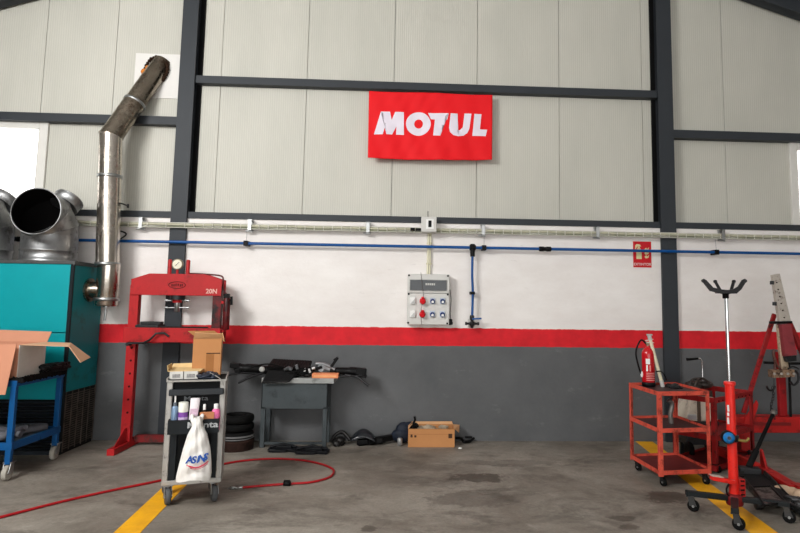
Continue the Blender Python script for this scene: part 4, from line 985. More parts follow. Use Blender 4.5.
o = m.build('alloy_bracket', M('alloy', (128,130,132), .4, .6, var=.3, scale=12), bevel=.006); tag(o, 'cast grey alloy bracket on the bench behind the orange packet', 'motorcycle part')
m = MB(); m.bar(at(331,367,6.40), at(337,358.5,6.40), .02, .03); m.box(at(336,359,6.40), (.05,.03,.03), Ry(-.6)); o = m.build('brake_lever', black_m, bevel=.004); tag(o, 'short black lever pointing up from the alloy bracket', 'motorcycle part')
m = MB(); m.tube(cmr([at(330,371,6.42), at(340,371,6.42), at(350,371.5,6.42), at(358,372,6.42), at(366,372.5,6.41)], 6), [.02]*4+[.04]*8+[.048]*8+[.042]*5, 12)
m.box(at(361,371.5,6.40), (.10,.09,.07), Ry(.1)); m.box(at(363,376,6.37), (.08,.06,.03), Ry(.2))
o = m.build('rear_shroud', black_m, bevel=.006); tag(o, 'black plastic shroud overhanging the far end of the bench', 'motorcycle part')
m = MB(); m.tube([at(345,375,6.36), at(358,377,6.33), at(369,386,6.28)], .014, 8); m.tube(cmr([at(340,377,6.33), at(350,376.5,6.33), at(362,375,6.33)], 4), .008, 8); o = m.build('footpeg_arm', M('black_metal'), None); tag(o, 'thin black rod drooping from the far end of the bench pile', 'motorcycle part')

m = MB(); m.tube(cmr([at(272,375,6.32), at(282,371,6.33), at(296,372,6.31), at(306,376.5,6.31), at(316,374,6.42)], 6), .008, 7)
m.tube(cmr([at(279,377,6.31), at(290,373,6.31), at(300,371,6.30), at(311,367,6.34)], 6), .007, 7); m.tube(cmr([at(245,371,6.33), at(256,366,6.36), at(268,364,6.37), at(282,367,6.34)], 6), .007, 7)
o = m.build('wiring_loom', black_matt); tag(o, 'loose black wires looping over the parts on the bench', 'wires')
m = MB(); m.box(at(290,368.5,6.335), (.05,.03,.035), Ry(.5)).box(at(297,367,6.335), (.03,.03,.05), Ry(-.3)).cyl(at(284,370,6.31), at(288,368,6.33), .016, 10)
o = m.build('small_caliper', M('caliper_grey', (92,94,96), .4, .6, var=.3), bevel=.003); tag(o, 'small grey metal caliper half hidden in the middle of the bench pile', 'motorcycle part')

# ------------------------------------------------------------------ parts on the floor beside the bench
def floor_panel(px0, px1, py, w, label, seed):
    a_, b_ = G(px0,py), G(px1,py); rnd = random.Random(seed); m = MB(); L = (b_-a_).length; d = (b_-a_).normalized(); s_ = V((-d.y,d.x,0))
    prof = [(0,.3),(.08,.9),(.3,1),(.62,.92),(.7,.7),(.94,1),(1,.6)]
    pts = [(t*L, -w/2*k) for t, k in prof] + [(t*L, w/2*k) for t, k in prof[::-1]]
    m.prism(pts, a_ + Z1*.017, d, s_, .028); m.box(a_ + d*L*.55 + Z1*.045, (L*.5, w*.5, .03), Rz(math.atan2(d.y,d.x)))
    m.tube([a_ + d*.02 + Z1*.04, a_ + d*L*.5 + Z1*.07, a_ + d*L*.95 + Z1*.04], .014, 8)
    o = m.build('fairing_panel', M('fairing_dark', (26,27,30), .35, var=.25), bevel=.006); tag(o, label, 'motorcycle part')
floor_panel(268,298,451,.16, 'flat black fairing piece on the floor under the bench, nearer the trolley', 3)
floor_panel(295,329,453,.16, 'flat black fairing piece on the floor before the far bench leg', 4)
m = MB(); rnd = random.Random(8)
for i in range(7):
    p = G(333+rnd.random()*14, 444+rnd.random()*2, 0); m.lathe([(.03,0),(.045,.01),(.045,.04),(.02,.05)], p + Z1*(.0+.04*rnd.random()), (rnd.uniform(-1,1),rnd.uniform(-.5,.5),1), 14)
m.tube(cmr([G(331,444)+Z1*.02, G(336,443)+Z1*.09, G(343,443)+Z1*.11, G(350,444)+Z1*.04], 5), .02, 8)
o = m.build('small_motor', M('motor_dark', (34,32,31), .4, .5, var=.4, scale=20)); tag(o, 'small greasy motor part on the floor beside the far bench leg', 'motorcycle part')
m = MB(); a_ = G(352,445,0); hw_ = .16
def cowl(u, v):
    x = G(351,445).x + u*(G(376,445).x-G(351,445).x); y = 6.36 + v*.2
    return V((x, y, .03 + .13*math.sin(math.pi*min(1,.12+u*.8))*math.sin(math.pi*(.15+.75*v)) ))
m.sheet(cowl, 18, 12, .006); o = m.build('headlamp_cowl', M('cowl_gloss', (34,36,40), .16, coat=.5)); tag(o, 'glossy domed black cowl on the floor between bench and cardboard box', 'motorcycle part')
m = MB(); p0_, p1_ = G(368,446), G(399,442); m.bar(p0_+Z1*.05, p1_+Z1*.06, .06, .06); m.bar(p0_+V((-.12,.05,.03)), p0_+V((.15,.05,.05)), .07, .05); m.bar(p0_+V((-.1,-.02,.012)), p1_+V((-.15,-.03,.012)), .03, .015)
o = m.build('swing_arm', black_m, bevel=.008); tag(o, 'long black bar shaped part lying on the floor towards the box', 'motorcycle part')
o = MB().lathe([(.02,0),(.028,.004),(.028,.07),(.02,.078)], G(399.8,445.5), Z1, 16).build('grey_can', M('can_grey', (150,150,150), .4, .5)); tag(o, 'small pale grey can on the floor beside the cardboard box', 'can')
m = MB()
def bagp(u, v): 
    x = G(399,444).x + u*.26; return V((x, 6.56-.05*math.sin(math.pi*u), .02 + v*(.22 + .05*math.sin(5*u)) ))
for c_, s_ in ((P(404,433,6.53),(.10,.05,.11)), (P(410,428,6.54),(.09,.045,.07)), (P(402,441,6.52),(.12,.06,.08))): blob(m, (c_.x,c_.y,max(c_.z,s_[2])), s_, 14)
o = m.build('dark_bag', M('bag_navy', (30,36,48), .5, var=.4, scale=14, bump=.6, bscale=22)); tag(o, 'crumpled dark blue bag between the wall and the cardboard box', 'bag')

# open box on the floor
x0_, x1_ = P(408,445,6.33).x, P(454.5,445,6.33).x; hz = P(430,429,6.33).z
fb = thing('cardboard_box', ((x0_+x1_)/2, 6.44, 0), 'wide open brown cardboard box on the floor against the grey wall', 'box')
m = MB(); t = .006; y0_, y1_ = 6.33, 6.57
m.mm((x0_,y0_,0), (x1_,y0_+t,hz)); m.mm((x0_,y1_-t,0), (x1_,y1_,hz+.0)); m.mm((x0_,y0_+t,0), (x0_+t,y1_-t,hz)); m.mm((x1_-t,y0_+t,0), (x1_,y1_-t,hz)); m.mm((x0_,y0_,0), (x1_,y1_,t))
m.build('walls', card, fb)
quad(MB(), V((x0_,y1_,hz)), V((x1_,y1_,hz)), V((x1_-.01,y1_+.02,hz+.028)), V((x0_+.01,y1_+.02,hz+.025))).build('rear_flap', M('cardboard_light'), fb)
quad(MB(), V((x1_,y0_+.01,hz)), V((x1_,y1_,hz)), V((x1_+.07,y1_-.03,hz-.0)), V((x1_+.05,y0_+.05,hz-.045))).build('side_flap', M('cardboard_light'), fb)
quad(MB(), V((x0_,y0_+.01,hz)), V((x0_,y1_,hz)), V((x0_+.05,y1_-.03,hz+.035)), V((x0_+.04,y0_+.05,hz+.04))).build('side_flap', M('cardboard_light'), fb)
quad(MB(), V((x0_,y0_,hz)), V((x1_,y0_,hz)), V((x1_-.02,y0_+.06,hz-.03)), V((x0_+.02,y0_+.06,hz-.03))).build('front_flap', card_in, fb)
m = MB(); m.box((x0_+.035,y0_-.001,hz*.62), (.022,.002,.03)).box((x0_+.075,y0_-.001,hz*.60), (.022,.002,.022)).box((x1_-.045,y0_-.001,hz*.62), (.04,.002,.045)); m.build('printed_marks', M('print_dark'), fb)
MB().mm((x0_,y0_-.0015,hz*.70), (x1_,y0_,hz*.725)).build('tape_line', M('tape_brown', (170,112,64), .5), fb)
m = MB(); m.tube(cmr([P(414,428,6.40), P(413,424,6.40), P(415,420,6.40), P(414.5,416.5,6.40)], 5), .012, 8); m.tube(cmr([P(411,428,6.41), P(412,424.5,6.41), P(416,424,6.41), P(418,427,6.41)], 5), .014, 8)
m.tube([P(414,428,6.40), V((P(414,428,6.40).x,6.42,.02))], .012, 8); o = m.build('hooked_part', black_m); tag(o, 'black hooked part sticking up out of the floor cardboard box', 'motorcycle part')
m = MB(); rnd = random.Random(4)
for i in range(10): m.box((x0_+.1+rnd.random()*.3, y0_+.07+rnd.random()*.12, hz-.03+rnd.random()*.02), (.10,.05,.02), Rz(rnd.random()*3) @ Rx(rnd.uniform(-.4,.4)))
m.mm((x0_+.02,y0_+.02,.008), (x1_-.02,y1_-.02,hz-.05)); o = m.build('packing_scraps', M('scraps', (176,160,138), .8, var=.3, scale=12)); tag(o, 'pale scraps and packing filling the floor cardboard box', 'scraps')
m = MB().tube(cmr([G(456,444)+Z1*.06, G(461,443)+Z1*.05, G(464,444)+Z1*.02, G(470,443)+Z1*.02, G(474,442)+Z1*.04], 5), .013, 8).bar(G(465,442)+Z1*.05, G(472,442)+Z1*.05, .02, .02); o = m.build('black_strap', black_m); tag(o, 'short black strap on the floor at the far side of the cardboard box', 'strap')
o = MB(); blob(o, G(460,449)+Z1*.008, (.02,.012,.008)); o = o.build('paper_scrap', white_m); tag(o, 'tiny white paper scrap on the floor beside the cardboard box', 'scrap')

# ------------------------------------------------------------------ red air hose on the floor
hz_ = .0105
pth = [(-60,533),(0,517.3),(62,501.5),(112,490.3),(160,480.5),(190,473),(225,463.7),(250,460),(275,458.7),(300,459.9),(320,463.7),(331,468),(333.9,471.8),(328.7,477.5),(310,482.3),(287,483.8),(262,485.7),(242,487.5)]
hp = [G(x, y, hz_) for x, y in pth]
ah = thing('air_hose', G(230,475), 'red rubber air hose looping across the floor behind the trolley', 'hose')
MB().tube(cmr(hp, 7), .0095, 10).build('hose', hose_m, ah)
e0, e1_ = G(243,487.4,hz_), G(228,488.3,hz_); dd = (e1_-e0).normalized(); L = (e1_-e0).length
MB().lathe([(.008,0),(.012,.004),(.012,L*.35),(.009,L*.36),(.009,L*.55),(.013,L*.56),(.013,L*.78),(.006,L*.8),(.006,L)], e0, dd, 14).build('coupling', zinc, ah)
MB().lathe([(.013,-.03),(.02,-.028),(.02,.028),(.013,.03)], G(287,483.6,hz_+.006), X1, 14).box(G(287,482,hz_+.02), (.05,.02,.03)).build('hose_clip', black_m, ah)

# ------------------------------------------------------------------ red shelf carts
def shelf_cart(FL, FR, RL, zs_, label, mat, post=.034, tray_h=.035, dark=None, wheel=True, open_top=False):
    group = None
    FL, FR, RL = V(FL), V(FR), V(RL); RR = FR + RL - FL; c_ = (FL+FR+RL+RR)/4
    t_ = thing('shelf_cart', (c_.x, c_.y, 0), label, 'cart', group)
    ux = (FR-FL).normalized(); uy = (RL-FL).normalized(); zt_ = zs_[0]
    for p, sx, sy in ((FL,1,1), (FR,-1,1), (RL,1,-1), (RR,-1,-1)):
        m = MB(); z0_ = .085
        m.prism([(0,z0_),(post*sx,z0_),(post*sx,zt_),(0,zt_)], p, ux, Z1, .005); m.prism([(0,z0_),(post*.8*sy,z0_),(post*.8*sy,zt_),(0,zt_)], p, uy, Z1, .005)
        m.build('post', mat, t_, bevel=.001)
    for i, z in enumerate(zs_):
        a_, b_, c2, d_ = [q + Z1*z for q in (FL,FR,RR,RL)]
        m = MB()
        for p, q in ((a_,b_), (b_,c2), (c2,d_), (d_,a_)): m.bar(p - Z1*tray_h/2, q - Z1*tray_h/2, .006, tray_h)
        fr = m.build('shelf_rim', mat, t_, bevel=.001)
        if open_top and i == 0: continue
        m = MB(); m.add([a_-Z1*.022, b_-Z1*.022, c2-Z1*.022, d_-Z1*.022, a_-Z1*.028, b_-Z1*.028, c2-Z1*.028, d_-Z1*.028], [(0,1,2,3),(7,6,5,4),(0,4,5,1),(1,5,6,2),(2,6,7,3),(3,7,4,0)])
        m.build('shelf', dark[i] if dark else mat, t_)
    if wheel:
        for p in (FL, FR, RL, RR):
            q = p + (c_-p).normalized()*.06; castor(t_, q, .034, .5, black_matt, dark_steel, .092)
    return t_
FL, FR, RL = G(660,477,.085), G(711.5,475,.085), G(630.5,459.5,.085)
for q in (FL, FR, RL): q.z = 0
z1_ = P(660,391.5,FL.y).z; z2_ = P(660,428.5,FL.y).z; z3_ = .135
dkt = M('tray_dark_worn', (58,36,36), .5, .3, var=.2, dirt=(34,28,28), dirt_amt=.4); dkr = M('tray_red_dark', (106,32,32), .5, var=.2, dirt=(60,30,28))
shelf_cart(FL, FR, RL, (z1_, z2_, z3_), 'faded orange red three shelf cart with the fire extinguisher on top', cart_red, dark=(dkt, dkt, dkr), post=.034, tray_h=.036)
FL2, FR2 = G(716.5,474), G(755,460); RL2 = FL2 + V((-.24,.34,0))
c2 = shelf_cart(FL2, FR2, RL2, (P(716,398,FL2.y).z, P(716,436,FL2.y).z, P(716,466,FL2.y).z), 'dark red cart with a deep perforated top rim behind the jack column', cart_red2, tray_h=.05, dark=(cart_red2, cart_red2, dkr), open_top=True, post=.045)
m = MB(); zz = P(716,398,FL2.y).z
for i in range(9): 
    p = FL2.lerp(FR2, (i+1)/10); m.cyl(p + V((.0,-.006,zz-.035)), p + V((.0,.0,zz-.035)), .008, 8)
m.build('rim_holes', M('hole_dark', (40,10,12), .8), c2)
p0_, p1_ = G(712,470,.1), G(738,471,.1)

# extinguisher on cart top
zst = z1_ - .022
ec = G(648.5,380.5,zst)
ec.y = min(ec.y, (RL.y - .07)); k_ = ec.y; ec.x = P(648.5,379,k_).x
ex_ = thing('fire_extinguisher', (ec.x, ec.y, zst), 'red fire extinguisher with white label standing on the cart', 'fire extinguisher')
r = 6.2/590*k_; zT = P(648,347.5,k_).z
MB().lathe([(r*.98,0),(r*1.06,.004),(r*1.06,.035),(r*.98,.04)], (ec.x,k_,zst), Z1, 28).build('foot_ring', black_m, ex_)
cyl = MB().lathe([(r*.9,.03),(r,.045),(r,zT-zst-.06),(r*.93,zT-zst-.035),(r*.7,zT-zst-.012),(r*.3,zT-zst),(r*.28,zT-zst+.015)], (ec.x,k_,zst), Z1, 32).build('cylinder', M('extinguisher_red', (190,14,26), .25, var=.03, coat=.4), ex_)
def cyl_patch(m, cx_, cy_, z0_, z1_2, r_, a0, a1, n=10):
    vs = []; 
    for i in range(n+1):
        a_ = a0 + (a1-a0)*i/n; vs += [(cx_+r_*math.sin(a_), cy_-r_*math.cos(a_), z0_), (cx_+r_*math.sin(a_), cy_-r_*math.cos(a_), z1_2)]
    return m.add(vs, [(2*i, 2*i+2, 2*i+3, 2*i+1) for i in range(n)], True)
hh = zT - zst
m = MB(); cyl_patch(m, ec.x, k_, zst+hh*.58, zst+hh*.72, r+.001, -.75, -.1); cyl_patch(m, ec.x, k_, zst+hh*.40, zst+hh*.56, r+.001, -.7, -.45); m.build('label', white_m, cyl)
m = MB()
for i in range(5): cyl_patch(m, ec.x, k_, zst+hh*(.16+.045*i), zst+hh*(.18+.045*i), r+.001, -.7, .75)
cyl_patch(m, ec.x, k_, zst+hh*.40, zst+hh*.55, r+.001, -.2, .0); m.build('label', M('label_pinkish', (226,150,146), .5), cyl)
m = MB(); zv_ = zT+.012; m.cyl((ec.x,k_,zv_-.01), (ec.x,k_,zv_+.03), .014, 12); m.box((ec.x,k_-.01,zv_+.03), (.05,.035,.022)); v_ = m.build('valve', M('valve_brass', (150,140,120), .35, .7), ex_, bevel=.003)
m = MB(); m.bar((ec.x-.03,k_-.02,zv_+.052), (ec.x+.04,k_-.03,zv_+.066), .018, .006); m.bar((ec.x-.02,k_-.02,zv_+.038), (ec.x+.045,k_-.03,zv_+.034), .018, .006); m.build('squeeze_handle', M('handle_pale', (200,194,186), .4, .4), v_)
MB().tube(cmr([(ec.x-.015,k_-.01,zv_+.02), P(641.5,340,k_), P(637.5,346,k_), P(636,354,k_), P(638.5,366,k_), P(641,373.5,k_)], 7), .0085, 8).build('hose', black_m, ex_)
MB().lathe([(.008,0),(.012,.02),(.011,.045),(.006,.05)], P(641.8,377,k_), Z1 , 12).build('nozzle', white_m, ex_)
# pale lamp tube leaning on it
a_, b_ = P(662.5,380.3,k_-.05), P(649.5,337,k_-.02); a_.z = zst + .012; a_.y = k_ - .05
lt_ = thing('inspection_lamp', (a_.x, a_.y, zst), 'cream tube inspection lamp leaning against the fire extinguisher', 'lamp')
MB().tube([a_, b_], [.016,.015], 14).build('tube', M('lamp_cream', (214,206,178), .4), lt_)
d_ = (b_-a_).normalized(); MB().tube([a_-d_*.01, a_+d_*.05], .019, 14).build('end_cap', M('lamp_grey', (190,188,184), .4), lt_); MB().tube([b_-d_*.03, b_+d_*.02], .018, 14).build('end_cap', M('lamp_grey'), lt_)
MB().box(b_+V((0,0,.02)), (.05,.03,.014)).build('hook', M('lamp_grey'), lt_, bevel=.003)
MB().tube(cmr([P(656,371.5,k_-.08), P(661,371.5,k_-.08), P(665,376,k_-.07), P(666.5,380,k_-.05)], 6), .006, 7).build('cord', black_m, lt_)
tangle('small_tools', P(668,388,5.35).x, P(680,388,5.35).x, 5.28, 5.42, zst, .035, dark_steel, 'few dark hand tools in the top tray of the faded cart', 'tools', 5, .008, 31)
# lower shelf clutter on cart 1
o = MB().tube(cmr([P(668,400,5.3), P(672,404,5.3), P(670.5,414,5.3), P(671.5,424,5.3)], 5), .02, 10).build('oil_gun', M('gun_grey', (120,116,112), .4, .5)); tag(o, 'grey grease gun hanging below the top shelf of the faded cart', 'tool')

# ------------------------------------------------------------------ small machine with handle behind the carts
MY = 5.95
mm_ = thing('floor_machine', (P(699,440,MY).x, MY, 0), 'cream bodied workshop machine with chrome crank handle behind the carts', 'machine')
x0_, x1_ = P(685,410,MY).x, P(713,410,MY).x; zt_, zb_ = P(699,397,MY).z, P(699,421,MY).z
m = MB(); m.prism([(x0_,zb_),(x1_+.04,zb_),(x1_+.01,zt_),(x0_+.05,zt_+.02)], (0,MY+.1,0), X1, Z1, .26); m.build('housing', M('machine_cream', (206,196,180), .5, var=.1, dirt=(120,110,100)), mm_, bevel=.02)
MB().mm((x0_+.11,MY-.036,zb_), (x0_+.145,MY-.028,zt_)).build('front_rib', M('rib_brown', (84,70,58), .6), mm_)
MB().mm((x0_+.01,MY-.036,zb_+.02), (x0_+.10,MY-.03,zb_+.07)).build('name_plate', M('plate_silver', (190,194,196), .3, .6), mm_)
m = MB(); m.mm((x0_,MY-.02,.12), (x1_+.05,MY+.24,zb_)); m.build('base', dark_steel, mm_, bevel=.01)
for px in (687, 712):
    xx = P(px,440,MY).x; m = MB(); m.lathe([(.04,-.02),(.075,-.022),(.08,-.012),(.08,.012),(.075,.022),(.04,.02)], (xx,MY-.04,.08), X1, 22); w_2 = m.build('wheel', black_matt, mm_)
    MB().box((xx,MY+.12,.06), (.03,.03,.12)).build('foot', dark_steel, mm_)
m = MB(); blob(m, P(693,386,MY+.02), (.09,.10,.05)); blob(m, P(703,384,MY+.05), (.10,.10,.045)); m.tube(cmr([P(689,388,MY-.03), P(691,381,MY-.03), P(697,378.5,MY-.03), P(704,379,MY-.03), P(711,385,MY-.03)], 5), .012, 8)
m.tube(cmr([P(694,388,MY-.06), P(697,381,MY-.06), P(700,379,MY-.02)], 5), .014, 8); m.mm((x0_+.06,MY+.0,zt_), (x1_,MY+.2,zt_+.06)); m.build('top_mechanism', M('mechanism_dark', (58,50,46), .4, .4, var=.5, scale=14, dirt=(150,140,124), dirt_amt=.2), mm_)
MB().tube([P(703,388,MY), P(702,361,MY), P(700,358.5,MY), P(696,358.5,MY)], .008, 8).build('crank_rod', chrome, mm_)
MB().tube([P(698,358.6,MY), P(687,359.4,MY-.02)], [.011,.015], 10).build('hand_grip', black_m, mm_)

# ------------------------------------------------------------------ chassis pulling bench at the right
QY = 6.12
fb_ = thing('pulling_bench', (P(775,440,QY).x, QY, 0), 'red chassis bench beam with an upright and slanted braces near the wall', 'frame machine')
zt_, zb_ = P(770,417,QY-.08).z, P(770,433,QY-.08).z; xL = P(736,420,QY-.08).x
m = MB().mm((xL,QY-.08,zb_), (5.4,QY+.08,zt_)); m.build('beam', beam_red, fb_, bevel=.008)
for xx in (xL+.1, 5.2): MB().mm((xx-.05,QY-.07,0), (xx+.05,QY+.07,zb_)).build('leg', beam_red, fb_, bevel=.004)
ux0, ux1 = P(779.8,400,QY-.05).x, P(787,400,QY-.05).x; zu = P(782,352,QY-.05).z
MB().mm((ux0,QY-.05,zt_), (ux1,QY-.0,zu)).build('upright', M('upright_red', (150,16,22), .5, dirt=(70,16,16), dirt_amt=.3), fb_, bevel=.005)
MB().cyl((P(790,400,QY-.06).x,QY-.06,zt_), (P(789.5,375,QY-.06).x,QY-.06,P(789,362,QY).z), .013, 10).build('locking_rod', black_m, fb_)
MB().bar(P(743.5,413,QY-.02), P(774.5,314,QY-.02), .042, .03, (0,1,0)).build('brace', cart_red2, fb_, bevel=.004)
MB().bar(P(789,322,QY), P(812,375,QY), .045, .045, (0,1,0)).build('brace', cart_red2, fb_, bevel=.004)
m = MB(); m.prism([(P(x,y,QY-.09).x, P(x,y,QY-.09).z) for x, y in ((737,441),(746,416),(756,400),(758,404),(750,432),(745,443))], (0,QY-.095,0), X1, Z1, .012); m.build('gusset', beam_red, fb_)
MB().box(P(771,424,QY-.09), (.42,.012,.03)).build('edge_strip', M('strip_red', (120,24,24), .6), fb_)
# slanted mast with carriage
ms = thing('pulling_mast', (P(782,375,QY-.12).x, QY-.12, P(782,378,QY-.12).z), 'scuffed grey telescopic mast leaning above the red bench upright', 'mast')
MYY = QY - .15
def slant(pts, Yc, th, mat, name, parent, bev=.004):
    m = MB(); m.prism([(P(x,y,Yc-th/2).x, P(x,y,Yc-th/2).z) for x, y in pts], (0,Yc,0), X1, Z1, th); return m.build(name, mat, parent, bevel=bev)
up_m = slant([(780.5,325),(791.5,322.5),(780,273.5),(773,275)], MYY, .05, mast_m, 'mast_tube', ms)
m = MB()
for i in range(6):
    t = (i+.5)/6; p = P(776+9*t, 279+42*t, MYY-.027); m.cyl(p + V((0,-.003,0)), p + V((0,.004,0)), .008, 8)
m.build('slot_holes', M('hole_dark'), up_m)
m = MB().cyl(P(772,281,MYY-.03), P(772,284.5,MYY-.03), .02, 10).cyl(P(774.5,302,MYY-.03), P(774.5,305.5,MYY-.03), .02, 10); m.build('stop_bolt', dark_steel, ms)
slant([(774,321.5),(792.5,321),(792.5,323.5),(774,324)], MYY-.01, .09, black_m, 'collar', ms)
slant([(778,325),(783,324),(789.5,371),(782,373)], MYY-.02, .04, lever_m, 'inner_rail', ms)
slant([(781.5,324.5),(791,324),(797.5,355),(785.5,356.5)], MYY-.05, .09, M('faded_maroon', (136,52,58), .6, dirt=(84,40,42)), 'outer_sleeve', ms)
slant([(785,356.5),(796.5,355.5),(797,361),(786.5,362)], MYY-.045, .07, dark_steel, 'sleeve_end', ms)
slant([(773.5,370.5),(794.5,369.5),(795,377),(774,378)], MYY-.06, .10, M('clamp_bronze', (150,122,98), .5, .4, var=.3, scale=20, dirt=(60,42,34), dirt_amt=.45, dirt_scale=24), 'clamp_block', ms)
m = MB()
for px in (774.5, 781.5, 788, 794): m.cyl(P(px,373.8,MYY-.125), P(px,373.8,MYY-.105), .014, 8)
m.build('clamp_bolts', M('bolt_steel', (120,112,104), .4, .7), ms)
MB().cyl(P(764,362.5,MYY-.05), P(775,363,MYY-.05), .014, 10).build('grip_bar', black_m, ms)
MB().cyl(P(789,363.5,MYY-.12), P(803,363.5,MYY-.12), .014, 10).build('grip_bar', black_m, ms)
m = MB(); m.tube(cmr([P(775,371,MYY-.06), P(775,362,MYY-.06), P(773.5,354,MYY-.06), P(774.5,350,MYY-.06)], 5), .014, 8); m.tube(cmr([P(782,371,MYY-.08), P(777,365,MYY-.08), P(775,359,MYY-.08)], 5), .012, 8); m.build('release_lever', M('lever_brown', (84,52,44), .5, .3), ms)
m = MB().tube(cmr([P(795,371,MYY-.1), P(798,374,MYY-.1), P(798,381,MYY-.1), P(794,385,MYY-.1), P(790.5,382,MYY-.1)], 6), .012, 8); m.tube(cmr([P(788,369,MYY-.1), P(793,366.5,MYY-.1), P(799,369,MYY-.1)], 5), .008, 8); m.build('hook', dark_steel, ms)
# hanging chain
ch = MB(); pts = [P(772.5 + 2.2*math.sin(i*.7)*(.3+i/16) , 388 + i*2.7, QY-.2) for i in range(12)]
for i, p in enumerate(pts):
    a_ = i % 2; k = 10; ch.tube([p + V((.010*math.cos(2*math.pi*j/k)*(1-a_), .010*math.cos(2*math.pi*j/k)*a_, .019*math.sin(2*math.pi*j/k))) for j in range(k)], .004, 6, closed=True)
ch.tube(cmr([P(766.5,386,QY-.2), P(769,390,QY-.2), P(773,390,QY-.2), P(775,386,QY-.2)], 5), .011, 8); ch.cyl(P(774,378,QY-.2), P(774,388,QY-.2), .004, 6)
o = ch.build('chain', M('chain_black', (34,30,30), .4, .5)); tag(o, 'short black chain with hook dangling beside the red upright', 'chain')

# ------------------------------------------------------------------ low red floor beam
hA, hB = G(757,477), G(789,497.5); zq = .095
fbm = thing('floor_beam', (hA+hB)/2, 'heavy red box beam lying slanted across the floor beside the floor jack', 'beam')
d_ = (hB-hA).normalized(); s_ = V((-d_.y,d_.x,0)); hA2 = hA - d_*0
m = MB(); m.bar(hA + s_*.05 + Z1*zq/2, hB + s_*.05 + Z1*zq/2, .10, zq); m.build('main_beam', jack_red if False else beam_red, fbm, bevel=.004)
m = MB(); m.bar(hB + s_*.05 + V((-.0,0,.05)), hB + V((.9,-.02,.05)) + s_*.05, .12, .10); m.build('cross_beam', beam_red, fbm, bevel=.004)
hC = G(717,459); m = MB(); m.bar(hC + V((0,0,.085)), hA - d_*.02 + s_*.05 + V((0,0,.06)), .05, .085); m.build('drawbar', M('drawbar_red', (200,44,38), .5, dirt=(110,34,30)), fbm, bevel=.004)
m = MB(); m.prism([(0,0),(.17,0),(.02,.24),(0,.24)], hA - d_*.02 + s_*.05, d_, Z1, .02); m.build('gusset', beam_red, fbm)

# ------------------------------------------------------------------ transmission jack
JC = G(735,513); JX = JC.y
tj = thing('transmission_jack', (JC.x, JC.y, 0), 'tall bright red transmission jack with black saddle on splayed castor legs', 'jack')
jt, jm, jb_ = P(732,384,JX), P(733.2,428,JX), P(740.5,506,JX)
MB().tube([P(734.3,503,JX), P(729.6,382.5,JX)], .034, 28).build('outer_tube', jack_red, tj)
MB().lathe([(.040,0),(.042,.005),(.042,.022),(.036,.027)], P(729.7,385,JX), (P(729.6,386,JX)-P(734.3,503,JX)).normalized()*1, 24).build('top_collar', jack_red, tj)
MB().tube([P(729.3,388,JX), P(726,297,JX)], .0135, 20).build('piston_rod', chrome, tj)
sd0 = P(725.5,293.5,JX)
m = MB().lathe([(.020,-.038),(.023,-.034),(.023,-.005),(.04,0),(.04,.012)], sd0, Z1, 20); hub = m.build('saddle_hub', black_m, tj)
sm_ = M('saddle_steel', (46,46,48), .4, .5, dirt=(90,86,82), dirt_amt=.2)
def plate_arm(pts, Y, th):
    m = MB(); m.prism([(P(x,y,Y).x, P(x,y,Y).z) for x, y in pts], (0,Y,0), X1, Z1, th); return m
m = plate_arm([(701.3,280.2),(703.5,278.8),(706,280),(713,287.5),(722,289.5),(727.5,290),(727.5,293.5),(718,293),(710,291)], JX-.04, .012)
m.lathe([(.007,-.009),(.012,-.009),(.012,.009),(.007,.009)], P(703.4,281,JX-.04), Y1, 14).build('saddle_arm', sm_, tj)
m = plate_arm([(746.8,280.2),(744.6,278.8),(742,280),(738,286.5),(733,289.3),(727.5,290),(727.5,293.5),(737,293),(741,289.5)], JX-.04, .012)
m.lathe([(.007,-.009),(.012,-.009),(.012,.009),(.007,.009)], P(745,281,JX-.04), Y1, 14).build('saddle_arm', sm_, tj)
for x0_, x1_ in ((720.5,715.2), (731,733.8)):
    p0_ = P(x0_,291,JX+.03); p2_ = P(x1_,281.5,JX+.10); m = MB(); m.bar(p0_, p2_, .022, .012); m.cyl(p2_+V((0,-.008,0)), p2_+V((0,.008,0)), .013, 12); m.build('saddle_arm', sm_, tj, bevel=.002)
MB().mm((sd0.x-.06,sd0.y-.035,sd0.z+.0), (sd0.x+.075,sd0.y+.045,sd0.z+.026)).build('saddle_plate', sm_, tj, bevel=.004)
for i, (y0_, y1_) in enumerate(((405,411.5),(412.5,416),(417.5,424))):
    p = P(728.2,(y0_+y1_)/2,JX-.036); h0 = P(728,y0_,JX-.04).z-P(728,y1_,JX-.04).z; MB().box(p, (.014,.004,h0), Ry(-.05)).build('decal', white_m, tj)
# pump disc
pd = P(727.5,437,JX-.02)
MB().lathe([(.03,-.03),(.048,-.02),(.048,.04),(.042,.05)], pd, (-.35,-1,.1), 26).build('pump_housing', black_m, tj)
MB().lathe([(.038,.048),(.039,.058),(.034,.064),(.018,.068),(.018,.07)], pd, (-.35,-1,.1), 26).build('blue_dial', M('dial_blue', (10,110,176), .3, coat=.4), tj)
dq = V((-.35,-1,.1)).normalized(); MB().lathe([(.013,.069),(.013,.078),(.008,.082)], pd, dq, 16).build('dial_knob', M('knob_dark', (30,36,44), .3, .4), tj)
MB().lathe([(.038,-.025),(.05,-.02),(.05,.02),(.038,.025)], P(731.8,438,JX), Z1, 20).build('pump_collar', dark_steel, tj)
MB().tube(cmr([P(738,440,JX-.04), P(746,441,JX-.05), P(749,438,JX-.05)], 4), .01, 8).build('release_lever', M('lever_brass', (140,120,60), .4, .5), tj)
